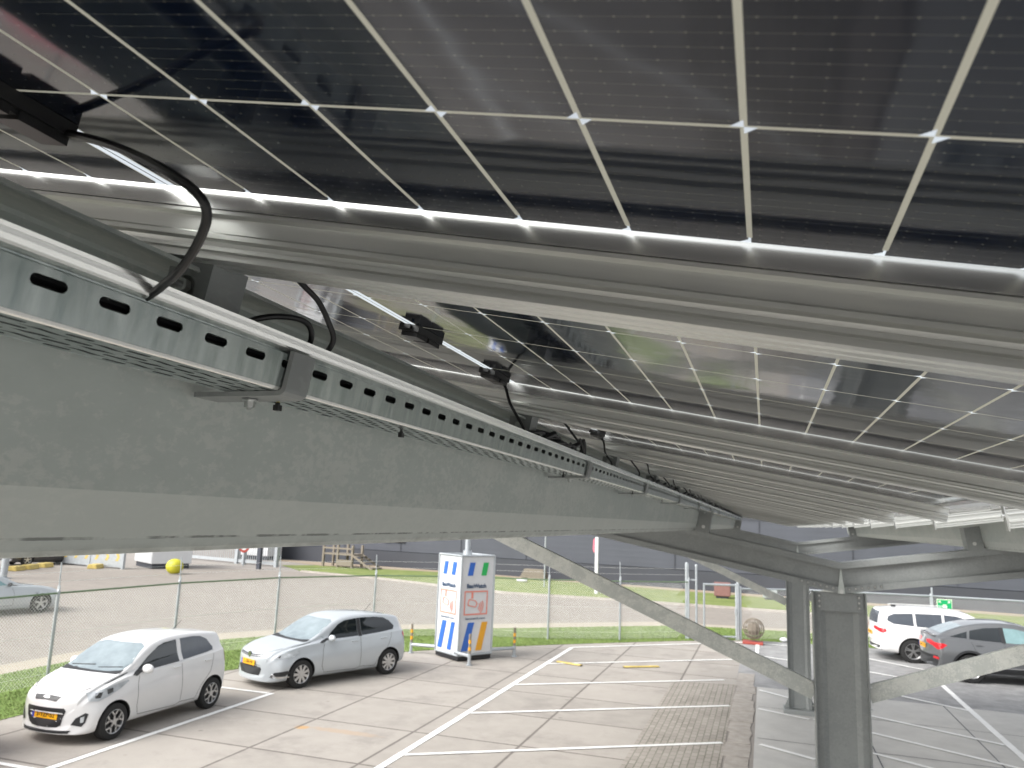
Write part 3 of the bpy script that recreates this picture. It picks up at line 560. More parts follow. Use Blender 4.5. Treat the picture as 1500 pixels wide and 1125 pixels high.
# ---------------------------------------------------------------- frames (columns, rafters, braces)
ZA=3.566; DEP=.279
def steel_frame(Y,near):
    ds='near' if near else 'far'
    if Y<0: ds='hidden rear'
    # column
    c=empty('steel_column',f'{"wide" if near else "slimmer looking"} grey galvanised steel column, the {ds} one of the carport','column',loc=(.65,Y,0),group='carport columns')
    m=MB(); hw=.235; zt=ZA-DEP
    for s in(-1,1): m.box((s*hw-(.012 if s>0 else 0),-.10,.10),(s*hw+(0 if s>0 else .012),.10,zt))
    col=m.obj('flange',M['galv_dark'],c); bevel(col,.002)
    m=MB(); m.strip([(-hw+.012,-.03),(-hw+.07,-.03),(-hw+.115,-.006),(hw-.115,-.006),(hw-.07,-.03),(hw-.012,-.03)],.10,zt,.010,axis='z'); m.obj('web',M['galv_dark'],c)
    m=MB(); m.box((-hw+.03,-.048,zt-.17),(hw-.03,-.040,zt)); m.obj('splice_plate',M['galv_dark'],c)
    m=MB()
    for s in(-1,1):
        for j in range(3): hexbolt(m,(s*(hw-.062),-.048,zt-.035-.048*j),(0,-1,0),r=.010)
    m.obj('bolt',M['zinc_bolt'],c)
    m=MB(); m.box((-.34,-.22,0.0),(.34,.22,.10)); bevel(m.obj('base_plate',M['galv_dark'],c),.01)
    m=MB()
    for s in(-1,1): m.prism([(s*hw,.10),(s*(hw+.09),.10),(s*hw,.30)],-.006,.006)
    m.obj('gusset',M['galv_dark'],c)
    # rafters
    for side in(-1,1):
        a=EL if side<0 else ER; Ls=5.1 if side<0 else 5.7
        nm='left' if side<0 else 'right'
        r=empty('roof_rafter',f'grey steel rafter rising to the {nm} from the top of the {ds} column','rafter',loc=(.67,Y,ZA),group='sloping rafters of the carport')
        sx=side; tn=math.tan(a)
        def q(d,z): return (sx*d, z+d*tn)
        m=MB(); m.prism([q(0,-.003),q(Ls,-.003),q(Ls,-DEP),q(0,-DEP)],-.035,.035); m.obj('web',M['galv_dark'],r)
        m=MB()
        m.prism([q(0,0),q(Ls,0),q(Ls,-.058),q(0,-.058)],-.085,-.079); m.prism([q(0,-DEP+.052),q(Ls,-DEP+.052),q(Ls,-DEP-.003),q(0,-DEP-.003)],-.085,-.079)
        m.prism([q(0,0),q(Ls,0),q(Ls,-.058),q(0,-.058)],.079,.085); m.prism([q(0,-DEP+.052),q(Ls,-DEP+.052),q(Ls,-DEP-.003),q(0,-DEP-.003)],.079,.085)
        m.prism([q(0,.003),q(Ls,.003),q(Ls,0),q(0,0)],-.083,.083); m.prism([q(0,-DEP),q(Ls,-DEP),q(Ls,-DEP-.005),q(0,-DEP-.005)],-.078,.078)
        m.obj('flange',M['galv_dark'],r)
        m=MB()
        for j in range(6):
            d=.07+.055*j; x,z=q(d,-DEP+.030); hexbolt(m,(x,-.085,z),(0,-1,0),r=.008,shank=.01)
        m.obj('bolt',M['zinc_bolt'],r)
        # purlin cleats
        for px,ph in (((1.205,.22),(4.33,.22)) if side<0 else ((1.075,.20),(4.62,.20))):
            m=MB(); ca=cos(a); sa=sin(a); base=Vector((sx*px,0,px*tn+.003))
            u=Vector((sx*ca,0,sa)); n=Vector((-sx*sa,0,ca))
            def W(d,y,h): v=base+u*d+n*h; return (v.x,y,v.z)
            for (d0,d1,y0,y1,h0,h1) in((0,.008,-.08,.08,0,ph),(0,.13,-.085,-.079,0,ph),):
                vs=[W(d0,y0,h0),W(d1,y0,h0),W(d1,y1,h0),W(d0,y1,h0),W(d0,y0,h1),W(d1,y0,h1),W(d1,y1,h1),W(d0,y1,h1)]
                m.add(vs,[(0,3,2,1),(4,5,6,7),(0,1,5,4),(1,2,6,5),(2,3,7,6),(3,0,4,7)])
            cl=m.obj('purlin_cleat',M['galv_dark'],r)
            mb=MB(); hexbolt(mb,W(.06,-.086,.05),(0,-1,0),r=.011,shank=.02); sub('bolt',mb.mesh('bolt',M['zinc_bolt']),cl)
    # apex stiffener belongs to the column head
    m=MB(); m.prism([(-.003,-.06),(.003,-.06),(.032,-DEP-.002),(-.032,-DEP-.002)],-.098,-.0855); o=m.obj('apex_stiffener',M['galv'],c); o.location=(.02,0,ZA)
    m=MB(); hexbolt(m,(0,-.0985,-.262),(0,-1,0),r=.013,shank=.01); o=m.obj('bolt',M['zinc_bolt'],c); o.location=(.02,0,ZA)
    # braces
    for side in(-1,1):
        if side<0: a0=Vector((.417,0,2.372 if near else 2.27)); a1=Vector((-3.55,0,4.02))
        else: a0=Vector((.882,0,2.392)); a1=Vector((5.1,0,3.93))
        b=empty('diagonal_brace',f'spangled galvanised diagonal brace rising {"left" if side<0 else "right"} from the {ds} column','brace',loc=(0,Y,0),group='diagonal braces of the carport')
        d=(a1-a0); Ld=d.length; d.normalize(); n=Vector((-d.z,0,d.x)); n=n if n.z>0 else -n
        m=MB(); m.cur=0
        def pr(n0,n1,y0,y1):
            vs=[]
            for tt_ in(0,Ld):
                for (nn,yy) in((n0,y0),(n1,y0),(n1,y1),(n0,y1)): v=a0+d*tt_+n*nn; vs.append((v.x,yy,v.z))
            m.add(vs,[(0,1,2,3),(7,6,5,4),(0,4,5,1),(1,5,6,2),(2,6,7,3),(3,7,4,0)])
        pr(-.075,.075,-.006,0); pr(.071,.077,.0,.05); pr(-.077,-.071,.0,.05)
        m.obj('channel',M['galv_brace'],b)
        m=MB(); sx=-1 if side<0 else 1; x0=.65+sx*.235
        m.box((min(x0,x0+sx*.006),-.05,a0.z-.16),(max(x0,x0+sx*.006),.05,a0.z+.10)); m.obj('end_plate',M['galv_dark'],b)
        m=MB()
        for zz in(-.12,.07): hexbolt(m,(x0+sx*.006,-.03,a0.z+zz),(sx,0,0),r=.012,shank=.03)
        m.obj('bolt',M['zinc_bolt'],b)
steel_frame(8.15,True); steel_frame(18.5,False); steel_frame(-2.2,False)

# ---------------------------------------------------------------- ground
def sheet(name,poly,z,m,kind='structure',label=None,cat=None,th=None):
    b=MB(); n=len(poly); b.add([(x,y,z) for x,y in poly],[tuple(range(n))]); o=b.obj(name,m,fix=False)
    me=o.data
    if me.polygons[0].normal.z<0: me.flip_normals()
    o['kind']=kind
    return o
sheet('ground',[(-400,-300),(400,-300),(400,500),(-400,500)],0,M['asphalt_far'])
# front edge of the grass strip (parking side) and back edge (road side)
GF=[(-12.9,-12),(-12.9,11.9),(-12.4,16.2),(-11.8,17.9),(-9.8,20.9),(-9.1,21.8),(-7.2,23.6),(-6.5,24.3),(-4.7,25.9),(-2.7,27.6),(-.5,29.1),(3.2,29.6),(10,30.2),(40,33)]
GB_=[(-16.3,-12),(-16.2,13.7),(-16.2,17.2),(-15.2,20.2),(-13.6,22.8),(-11.7,24.8),(-8.4,27.3),(-5.4,29.8),(-3.1,31.6),(.7,32.3),(10,33.4),(40,36.2)]
sheet('parking_slabs',[(-.75,-12),(-.75,12)]+[(-.75,29.0)]+GF[::-1][4:],.004,M['slabs'])
sheet('paved_road',GB_+[(40,42.5),(6,38.8),(.8,39.3),(-7.2,39.4),(-12.7,39.0),(-16,40.1),(-21,42.0),(-27.8,43.6),(-34,42),(-42,32),(-48,10),(-48,-12)],.004,M['road'])
sheet('gravel_margin',[(x-.0,y) for x,y in GB_[:-1]]+[(x-.9*(1 if x<-3 else .2),y+(.75 if y>18 else .2)) for x,y in GB_[:-1]][::-1],.008,M['gravel'])
sheet('brick_paving_strip',[(-2.35,-12),(-.75,-12),(-.75,20.9),(-2.25,20.6)],.008,M['brick'])
sheet('concrete_apron',[(-.25,-12),(12,-12),(12,20.4),(3.8,20.85),(-.25,20.9)],.008,M['concrete'])
sheet('asphalt_yard',[(-.75,20.9),(3.8,20.85),(12,20.4),(12,-12),(60,-12),(60,34.5),(10,30.2),(3.2,29.6),(-.5,29.1),(-.75,29.0)],.004,M['asphalt'])
# kerb: chipped concrete blocks of the raised edge strip
m=MB(); y=-6.0; rr=random.Random(3)
while y<21.6:
    l=rr.uniform(.75,1.05); a=rr.uniform(-.03,.03); m.add([],[])
    x0=-.74+rr.uniform(-.03,.03); x1=-.29+rr.uniform(-.05,.02); h=.010+rr.uniform(0,.006)
    c=[(x0,y+.01),(x1+a,y+.01+rr.uniform(0,.03)),(x1+rr.uniform(-.05,.01),y+l*.5),(x1,y+l-.02),(x0+.02,y+l-.01)]
    m.prism(c,.002,h,axis='z'); y+=l
k=m.obj('kerb',M['kerb']); bevel(k,.012,2); k['kind']='structure'
sheet('grass_verge_soil',GF[:-1]+GB_[:-1][::-1],.012,M['grass_soil'])
def bl(x): return 45.9+( -.105)*(x-5) if x>-12 else 47.7+.0*(x+12)
def line_y(x): # building face
    return 52.0-(x+20)*.18 if x>-20 else 52.0
sheet('far_grass',[(60,44.0),(6,38.9),(.8,39.4),(-7.2,39.5),(-12.7,39.1),(-16,40.2),(-21,42.1),(-27.8,43.7),(-31,47.0),(-34,51),(-20,51.2),(-10,49.4),(5,46.2),(14,45),(60,40)] if 0 else [(60,43.8),(6,38.9),(.8,39.4),(-7.2,39.5),(-12.7,39.1),(-16,40.2),(-21,42.1),(-27.8,43.7),(-32,47.6),(-30,50.0),(-20,50.6),(-10,48.9),(5,46.4),(60,46.4)],.012,M['grass_dry'])
sheet('gravel_strip',[(-30,49.4),(-20,50.2),(-10,48.5),(5,45.9),(20,44.6),(20,46.4),(5,47.6),(-10,50.4),(-20,52.4),(-38,52.6)],.016,M['soil'])
# kerb line of far verge
m=MB(); kp=[(14,39.4),(6,38.85),(.8,39.3),(-7.2,39.4),(-12.7,39.0),(-16,40.1),(-21,42.0),(-27.8,43.6)]
for a,b in zip(kp,kp[1:]):
    a=Vector((*a,0)); b=Vector((*b,0)); d=(b-a).normalized(); n=Vector((-d.y,d.x,0))*.07
    vs=[a-n,b-n,b+n,a+n]; m.add([(v.x,v.y,.001) for v in vs]+[(v.x,v.y,.11) for v in vs],[(0,3,2,1),(4,5,6,7),(0,1,5,4),(1,2,6,5),(2,3,7,6),(3,0,4,7)])
k=m.obj('road_kerb',M['kerb']); k['kind']='structure'
# painted lines
m=MB()
def ln(a,b,w,z=.013):
    a=Vector((*a,z)); b=Vector((*b,z)); L_=(b-a).length; d=(b-a)/L_; n=Vector((-d.y,d.x,0))*w/2; rr=random.Random(int(a.x*77+a.y*13))
    ns=max(2,int(L_/.35)); L0=[];R0=[]
    for i in range(ns+1):
        p=a+d*(L_*i/ns); L0.append(p+n*(1+rr.uniform(-.08,.08))+Vector((0,0,0))); R0.append(p-n*(1+rr.uniform(-.08,.08)))
    vs=L0+R0; m.add(vs,[(ns+1+i,ns+2+i,i+1,i) for i in range(ns)])
ln((-5.70,-4),(-5.70,24.15),.13,.012)
ln((-5.70,24.2),(-.80,28.35),.11,.0165)
for a,b in(((-5.63,12.27),(-.80,15.35)),((-5.63,15.28),(-.80,18.45)),((-5.63,18.25),(-1.05,21.35)),((-5.63,21.2),(-.85,24.75)),((-5.63,9.2),(-.8,12.3)),((-5.63,6.1),(-.8,9.2))): ln(a,b,.10,.0165)
ln((-10.0,-4),(-10.0,14.95),.12,.012); ln((-12.7,14.9),(-10.07,14.9),.10,.0165); ln((-12.7,9.35),(-10.07,9.35),.10,.0165)
ln((4.3,10),(4.3,23.75),.13,.014)
for a,b in(((2.95,27.05),(4.35,25.75)),((2.7,24.6),(4.0,23.7)),((-.2,18.45),(.8,17.95)),((-.15,15.55),(.75,15.0)),((-.2,20.5),(.5,19.9)),((-.3,28.4),(1.0,28.4)),((-.3,25.75),(.7,25.35)),((.9,19.65),(4.2,17.6)),((.9,18.05),(4.2,15.9)),((2.9,21.6),(4.25,20.5)),((.9,16.4),(4.2,14.3)),((-.3,28.4),(-.3,25.8))): ln(a,b,.11,.019)
o=m.obj('parking_lines',M['white_line'],fix=False); o['kind']='structure'
for p in o.data.polygons:
    pass
# joints in the light concrete apron
m=MB()
for a,b in(((3.8,20.8),(3.8,-10)),((1.8,16.4),(1.8,-10)),((-.2,18.7),(8,18.4)),((-.2,16.0),(8,15.8)),((-.2,13.4),(8,13.2))): ln(a,b,.022,.0115)
o=m.obj('apron_joints',M['clad2'],fix=False); o['kind']='structure'
# grass blades
def grass(name,F,B,n,h,seed,mt):
    rr=random.Random(seed); g=MB(); vs=[];fs=[]
    for i in range(n):
        k=rr.randrange(1,len(F)-2); u=rr.random(); v=rr.random()
        kb=min(k,len(B)-2)
        f=Vector(F[k]).lerp(Vector(F[k+1]),u); b=Vector(B[kb]).lerp(Vector(B[kb+1]),u); p=f.lerp(b,v*1.0-.01)
        a=rr.random()*pi*2; hh=h*rr.uniform(.4,1.25); w_=.012*rr.uniform(.7,1.4); lx,ly=rr.uniform(-.5,.5)*hh,rr.uniform(-.5,.5)*hh
        o=len(vs); dx,dy=cos(a)*w_,sin(a)*w_
        vs+=[(p.x-dx,p.y-dy,.010),(p.x+dx,p.y+dy,.010),(p.x+lx,p.y+ly,.010+hh)]; fs.append((o,o+1,o+2))
    g.add(vs,fs); o=g.obj(name,mt,fix=False); o['kind']='stuff'; props(o,'short bright green grass growing on the verge along the fence','grass'); return o
def matchF():
    F=[];B=[]
    for i in range(len(GF)-1):
        j=i
        F.append(GF[i]); 
    return F
def resamp(P,n):
    Ls=[0]
    for a,b in zip(P,P[1:]): Ls.append(Ls[-1]+math.dist(a,b))
    out=[]
    for i in range(n):
        s=Ls[-1]*i/(n-1); j=max(k for k in range(len(Ls)) if Ls[k]<=s+1e-9); j=min(j,len(P)-2); u=(s-Ls[j])/(Ls[j+1]-Ls[j]); out.append((P[j][0]+(P[j+1][0]-P[j][0])*u,P[j][1]+(P[j+1][1]-P[j][1])*u))
    return out
GFv=[(-12.9,8)]+GF[1:-1]; GBv=[(-16.3,8)]+GB_[1:-1]
grass('verge_grass',resamp(GFv,24),resamp(GBv,24),70000,.038,5,M['grass'])

# ---------------------------------------------------------------- fence
FP=[(-14.6,10.0),(-14.5,13.4),(-14.25,16.8),(-13.4,19.9),(-11.75,22.7),(-9.4,24.45),(-6.78,25.35),(-4.65,26.6),(-2.55,28.15)]
def fence(P,label,hz=1.92,ext=.62,meshed=True,rail='green_rail',step=.075,posts=None,wires=True):
    f=empty('chain_link_fence',label,'fence',loc=(P[0][0],P[0][1],0)); O=Vector((P[0][0],P[0][1],0))
    Ls=[0]
    for a,b in zip(P,P[1:]): Ls.append(Ls[-1]+math.dist(a,b))
    def at(s):
        s=min(max(s,0),Ls[-1]); j=min(max(k for k in range(len(Ls)) if Ls[k]<=s+1e-9),len(P)-2); u=(s-Ls[j])/(Ls[j+1]-Ls[j])
        return Vector((P[j][0]+(P[j+1][0]-P[j][0])*u,P[j][1]+(P[j+1][1]-P[j][1])*u,0))-O
    for (x,y) in (posts or P):
        m=MB(); p=Vector((x,y,0))-O; m.cyl(p,p+Vector((0,0,hz+.03)),.034,12); m.cyl(p+Vector((0,0,hz+.03)),p+Vector((0,0,hz+.06)),.038,12,r2=.02)
        if ext: m.cyl(p+Vector((.0,0,hz+.05)),p+Vector((-.02,0.0,hz+ext)),.014,8); m.box((p.x-.03,p.y-.012,hz+.02),(p.x+.03,p.y+.012,hz+.14))
        m.obj('post',M['post'],f,smooth=True)
    m=MB()
    for a,b in zip(P,P[1:]):
        m.cyl(Vector((*a,hz-.02))-O,Vector((*b,hz-.02))-O,.020 if rail=='green_rail' else .032,8)
    m.obj('top_rail',M[rail],f)
    if wires:
        m=MB()
        for z in(.25,1.05)+((hz+.22,hz+.42) if ext else ()):
            for a,b in zip(P,P[1:]): m.cyl(Vector((*a,z))-O,Vector((*b,z))-O,.0035,4)
        m.obj('line_wire',M['wire'],f)
    if meshed:
        m=MB(); hh=hz-.06; s=-hh
        vs=[];fs=[]
        while s<Ls[-1]:
            for sg in(1,-1):
                nseg=4; prev=None
                for i in range(nseg+1):
                    z=.05+(hh)*i/nseg; ss=s+hh*i/nseg if sg>0 else s+hh-hh*i/nseg
                    if ss<0 or ss>Ls[-1]: prev=None; continue
                    p=at(ss); p.z=z; q=(p+Vector((0,0,.0028)),p-Vector((0,0,.0028)),p+Vector((.0035,-.002,0)))
                    o=len(vs); vs+=[tuple(x) for x in q]
                    if prev is not None: fs+=[(prev,prev+1,o+1,o),(prev+1,prev+2,o+2,o+1),(prev+2,prev,o,o+2)]
                    prev=o
            s+=step
        m.add(vs,fs); m.obj('wire_mesh',M['wire'],f,fix=False)
    return f
fence(FP,'tall chain link fence with green top rail curving behind the left hatchbacks')
fence([(-.85,28.9),(1.4,30.2),(5.45,31.0),(9.6,31.2),(14,31.6)],'chain link fence with pale top rail at the right behind the parked SUVs',hz=1.75,ext=.0,rail='post',step=.09,wires=False)
# taller pole by emergency sign + sign
g=empty('pedestrian_gate','galvanised steel pedestrian gate in the fence right of centre','gate',loc=(-2.05,28.45,0))
def gb(name,a,b,r): m=MB(); m.cyl(a,b,r,8); return m.obj(name,M['post'],g,smooth=True)
dv=Vector((1.12,.42,0))
gb('gate_frame',(0,0,.06),(0,0,1.88),.035); gb('gate_frame',tuple(dv*.95),tuple(dv*.95+Vector((0,0,1.9))),.045)
gb('gate_frame',(0,0,1.84),tuple(dv*.95+Vector((0,0,1.84))),.04); gb('gate_frame',(0,0,.10),tuple(dv*.95+Vector((0,0,.10))),.04)
gb('gate_post',tuple(dv),tuple(dv+Vector((0,0,1.98))),.055)
m=MB(); m.box((dv.x*.9,dv.y*.9-.05,.85),(dv.x*.9+.06,dv.y*.9-.02,1.05)); m.obj('lock_case',M['post'],g)
for nm,x,y,h,l in(('fence_pole',-2.62,28.2,2.52,'tall thick galvanised pole left of the pedestrian gate'),('fence_pole',-2.30,28.3,2.46,'slimmer galvanised pole right beside the pedestrian gate')):
    m=MB(); m.cyl((0,0,0),(0,0,h),.055 if 'thick' in l else .04,12); m.sphere((0,0,h),.05,10,6); o=m.obj(nm,M['post'],smooth=True); o.location=(x,y,0); props(o,l,'pole','poles beside the gate')
    if 'slimmer' in l:
        mm=MB(); mm.box((-.33,-.02,1.95),(.02,.02,2.0)); mm.obj('hinge_bar',M['post'],o)
# emergency sign
g=empty('emergency_sign','green square assembly point sign on a thin post behind the white SUV','sign',loc=(5.46,30.8,0))
m=MB(); m.cyl((0,0,0),(0,0,2.03),.03,10); m.obj('pole',M['post'],g,smooth=True)
m=MB(); m.box((.13,-.035,1.22),(.60,-.02,1.66)); m.obj('sign_board',M['pale_sign'],g)
m=MB(); m.box((.15,-.040,1.24),(.58,-.0355,1.64)); m.obj('sign_face',M['sign_green'],g)
m=MB(); yy=-.044
def quad(m,p,y0=-.047,y1=-.0405): m.prism(p,y0,y1)
for sx,sz in((-1,-1),(1,-1),(1,1),(-1,1)):
    cx,cz=.365,1.44; a=(cx+sx*.175,cz+sz*.165); quad(m,[a,(a[0]-sx*.075,a[1]),(a[0],a[1]-sz*.075)]); 
    quad(m,[(cx+sx*.11,cz+sz*.085),(cx+sx*.095,cz+sz*.105),(cx+sx*.15,cz+sz*.155),(cx+sx*.165,cz+sz*.135)],-.0465,-.0405)
for px,s in((-.045,.8),(-.015,1),(.02,1),(.05,.8)):
    cx=.365+px; quad(m,[(cx-.018*s,1.36),(cx+.018*s,1.36),(cx+.022*s,1.45*1.0),(cx-.022*s,1.45)],-.0472+px*.01,-.0405); m.cyl((cx,-.0475,1.475*1.0),(cx,-.0405,1.475),.017*s,10)
m.obj('pictogram',M['pale_sign'],g)

# ---------------------------------------------------------------- building and far things
def P2(x): # building face line
    pts=[(-37,52.6),(-20,51.9),(-10,50.5),(-5,49.0),(5,47.0),(20,45.0),(60,40.5)]
    return pts
b=empty('warehouse','long low dark blue grey warehouse with ribbed cladding behind the far grass','building',loc=(-37,52.4,0))
A_=Vector((-37,53.6,0)); B_=Vector((62,39.6,0)); dd=(B_-A_).normalized(); nn=Vector((-dd.y,dd.x,0)); Lb=(B_-A_).length
MWB=Matrix(((dd.x,nn.x,0,A_.x+37),(dd.y,nn.y,0,A_.y-52.4),(0,0,1,0),(0,0,0,1)))
m=MB(); m.box((0,.2,0),(Lb,30,4.25)); o=m.obj('wall',M['clad2'],b); o.matrix_local=MWB
m=MB(); z=1.15
prof=[]
while z<4.1:
    prof+=[(0.0,z),(.0,z+.19),(.0015,z+.20),(.0015,z+.33),(.0,z+.34)]; z+=.34
pts=[( -p[0]+.10,p[1]) for p in prof]; vs=[(0,y,z) for y,z in pts]+[(Lb,y,z) for y,z in pts]; n=len(pts)
m.add(vs,[(i,n+i,n+i+1,i+1) for i in range(n-1)]); m.add([],[])
o=m.obj('cladding',M['clad'],b,fix=False); o.matrix_local=MWB
m=MB(); m.box((-.05,.08,4.2),(Lb+.05,30.05,4.35)); o=m.obj('roof_edge',M['clad2'],b); o.matrix_local=MWB
m=MB(); m.box((-.02,.05,.0),(Lb,.198,1.12)); o=m.obj('plinth',M['clad2'],b); o.matrix_local=MWB
m=MB(); 
for k in range(0,int(Lb/5)): m.box((2+k*5.0,.03,1.13),(2.03+k*5.0,.052,4.2))
o=m.obj('panel_joint',M['clad2'],b); o.matrix_local=MWB
m=MB() # small black lettering plate remnant
for i,(x,w_,h_) in enumerate(((0,.5,.42),(.55,.22,.30),(.82,.2,.26),(1.07,.24,.28),(1.36,.16,.22),(1.57,.2,.2))): m.box((10.6+x,-.01,1.95-.02*i-h_/2),(10.6+x+w_,.03,1.95-.02*i+h_/2))
o=m.obj('dark_emblem',M['black'],b); o.matrix_local=MWB; bevel(o,.05,3)
# stairs
s=empty('wooden_stairs','weathered wooden stairs and landing against the dark warehouse','stairs',loc=(-28.6,48.9,0),rz=R(-8))
m=MB()
for x in(-1.0,.25,1.5):
    for y in(0,1.1): m.box((x-.07,y-.07,0),(x+.07,y+.07,1.75 if x<1 else 1.55))
m.obj('post',M['wood'],s)
m=MB(); m.box((-1.05,-.05,.85),(1.55,1.15,.95)); m.box((-1.0,-.10,1.25),(1.5,-.071,1.36)); m.box((.3,-.10,.15),(1.5,-.071,.55)); m.obj('landing',M['wood'],s)
m=MB(); m.prism([(1.58,.95),(3.35,.0),(3.15,.0),(1.58,.80)],-.12,-.06); m.prism([(1.58,.95),(3.35,.0),(3.15,.0),(1.58,.80)],1.06,1.12); m.obj('stringer',M['wood'],s)
m=MB()
for i in range(5): x=1.7+i*.33; z=.84-i*.18; m.box((x,-.058,z-.04),(x+.28,1.058,z))
m.obj('step',M['wood'],s)
# bench-like stack
s=empty('slatted_crate','low grey slatted timber stack at the foot of the warehouse','timber stack',loc=(-14.1,49.0,0),rz=R(-8))
m=MB()
for i in range(4): m.box((-.85+.06*i,-.35+.04*i,.12+.14*i),(.85-.06*i,.35,.24+.14*i))
m.obj('slats',M['wood'],s)
m=MB(); m.box((-.75,-.3,0),(-.6,.3,.12)); m.box((.6,-.3,0),(.75,.3,.12)); m.obj('runner',M['wood'],s)
m=MB(); m.sphere((0,0,.11),.28,12,8,(1.3,.9,.45)); o=m.obj('white_stone',M['white_paint'],smooth=True); o.location=(-14.2,46.6,0); props(o,'small white rounded stone on the grass near the timber stack','stone')
# white stake with flag
s=empty('flag_post','white post with a pink flag standing on the far grass','post',loc=(-8.7,42.3,0))
m=MB(); m.box((-.085,-.085,0),(.085,.085,3.0)); bevel(m.obj('pole',M['white_paint'],s),.01)
m=MB(); m.prism([(-.085,2.85),(-.14,2.95),(-.20,2.80),(-.21,2.35),(-.16,2.15),(-.085,2.3)],-.03,.01); m.obj('flag',M['pink'],s)
m=MB(); m.cyl((0,0,0),(0,0,.05),.06,10); m.cyl((0,0,.0),(0,0,3.05),.045,10); m.sphere((0,0,3.10),.13,12,8); 
o=m.obj('lamp_pole',M['post'],smooth=True); o.location=(-12.2,44.5,0); props(o,'thin pole with a small white ball on top in front of the warehouse','pole')
for x,y,w_,h_,c,l in((-2.25,44.6,.85,.72,'red_brown','faded red box standing at the warehouse foot behind the gate'),(.2,45.6,.75,.42,'post','small pale box standing at the warehouse foot right of the red one')):
    s=empty('utility_box',l,'box',loc=(x,y,0)); m=MB(); m.box((-w_/2,-.2,.12),(w_/2,.2,.12+h_)); bevel(m.obj('cabinet',M[c],s),.02)
    m=MB(); m.box((-w_/2+.1,-.12,0),(w_/2-.1,.12,.12)); m.obj('plinth',M['clad2'],s)
    m=MB(); m.box((-w_/2+.05,-.212,.17),(w_/2-.05,-.2005,.07+h_)); m.obj('cabinet_door',M[c],s)
# sphere plant in red tray
s=empty('wire_ball_planter','round brown wire ball over a red tray beside the gate','planter',loc=(-.42,28.3,0))
m=MB()
for i in range(9):
    a=pi*i/9; m.tube([(.34*cos(a)*sin(t_),.34*sin(a)*sin(t_),.50+.34*cos(t_)) for t_ in [2*pi*j/18 for j in range(19)]],.012,5,1)
for i in range(1,6):
    z=.34*cos(pi*i/6); r_=.34*sin(pi*i/6); m.tube([(r_*cos(2*pi*j/18),r_*sin(2*pi*j/18),.5+z) for j in range(19)],.012,5,1)
m.obj('wire_ball',M['wood'],s)
m=MB(); m.sphere((0,0,.48),.22,10,7); m.obj('dried_plant',M['wood'],s)
m=MB(); m.box((-.36,-.25,0),(.30,.25,.09)); bevel(m.obj('tray',M['red'],s),.02)
m=MB(); m.sphere((0,0,.08),.12,10,6,(1.2,1,.7)); o=m.obj('white_ball',M['white_paint'],smooth=True); o.location=(.55,29.3,0); props(o,'small white ball lying on the grass beside the far column','ball')
# yellow markings on the slabs (timber wedges)
for a,b,l in(((-5.55,21.62),(-4.7,21.35),'yellow kerb stop lying at the corner of the white bay lines'),((-3.75,21.7),(-2.75,22.35),'yellow kerb stop lying flat in the middle of the bays')):
    a=Vector((*a,0)); b=Vector((*b,0)); d=(b-a); s_=empty('wheel_stop',l,'wheel stop',loc=tuple((a+b)/2),rz=math.atan2(d.y,d.x),group='yellow wheel stops in the bays')
    m=MB(); hl=d.length/2; m.prism([(-.07,.02),(-.05,.045),(.05,.045),(.07,.02)],-hl*.85,hl*.85,axis='x'); bevel(m.obj('bar',M['yellow_paint'],s_),.01)
    m=MB()
    for xx in(-hl*.8,hl*.8): m.box((xx-.05,-.06,.016),(xx+.05,.06,.0199))
    m.obj('foot',M['black'],s_)
# left background
m=MB(); m.sphere((0,0,.42),.44,20,14,(1.12,1,.98)); o=m.obj('yellow_sphere',M['yellow_ball'],smooth=True); o.location=(-31.85,37,0); props(o,'big bright yellow round boulder standing in the yard beyond the fence','bollard')
s=empty('site_container','white steel site container at the end of the striped barrier','container',loc=(-35.9,40.6,0),rz=R(-30))
m=MB(); m.box((-1.6,-1.2,.3),(1.6,1.2,2.8)); bevel(m.obj('body',M['white_paint'],s),.03)
m=MB(); m.box((-1.5,-1.1,0),(1.5,1.1,.3)); m.obj('skid',M['clad2'],s)
m=MB()
for i in range(11): m.box((-1.5+i*.29,-1.23,.4),(-1.36+i*.29,-1.2005,2.7))
m.obj('rib',M['white_paint'],s)
m=MB()
for x in(-.6,0,.55): m.prism([(x-.16,1.15),(x-.07,1.15),(x+.14,1.5),(x+.05,1.5)],-1.236,-1.2305)
m.obj('marking',M['red'],s)
s=empty('striped_barrier','grey sliding gate panel with a row of yellow chevrons in the far yard','barrier',loc=(-38.6,37.7,0),rz=R(-4))
m=MB(); m.box((-5.5,-.05,.10),(2.6,.05,1.25)); m.obj('panel',M['post'],s)
m=MB()
for i in range(9): x=-4.8+i*.85; m.prism([(x,.45),(x+.22,.45),(x+.34,.68),(x+.22,.90),(x,.90),(x+.14,.68)],-.058,-.0505)
m.obj('chevron',M['yellow_paint'],s)
m=MB()
for x in(-5.5,-2.8,-.1,2.6): m.box((x-.08,-.08,0),(x+.08,.08,1.5))
m.obj('post',M['post'],s)
s=empty('yard_gate','grey vertical bar steel gate across the far yard','gate',loc=(-38.0,47.2,0),rz=R(-12))
m=MB(); m.box((-7,-.04,.12),(7,.04,.32)); m.box((-7,-.04,1.9),(7,.04,2.0)); m.obj('gate_frame',M['post'],s)
m=MB()
for i in range(70): m.cyl((-6.9+i*.2,0,.32),(-6.9+i*.2,0,1.9),.025,5)
m.obj('bars',M['post'],s)
m=MB()
for x in(-7,3.2,3.9,7): m.box((x-.12,-.12,0),(x+.12,.12,2.3))
m.obj('post',M['post'],s)
s=empty('no_entry_sign','round red and white traffic sign in front of the bar gate','sign',loc=(-33.2,45.0,0))
m=MB(); m.cyl((0,0,0),(0,0,1.5),.05,10); m.obj('pole',M['post'],s,smooth=True)
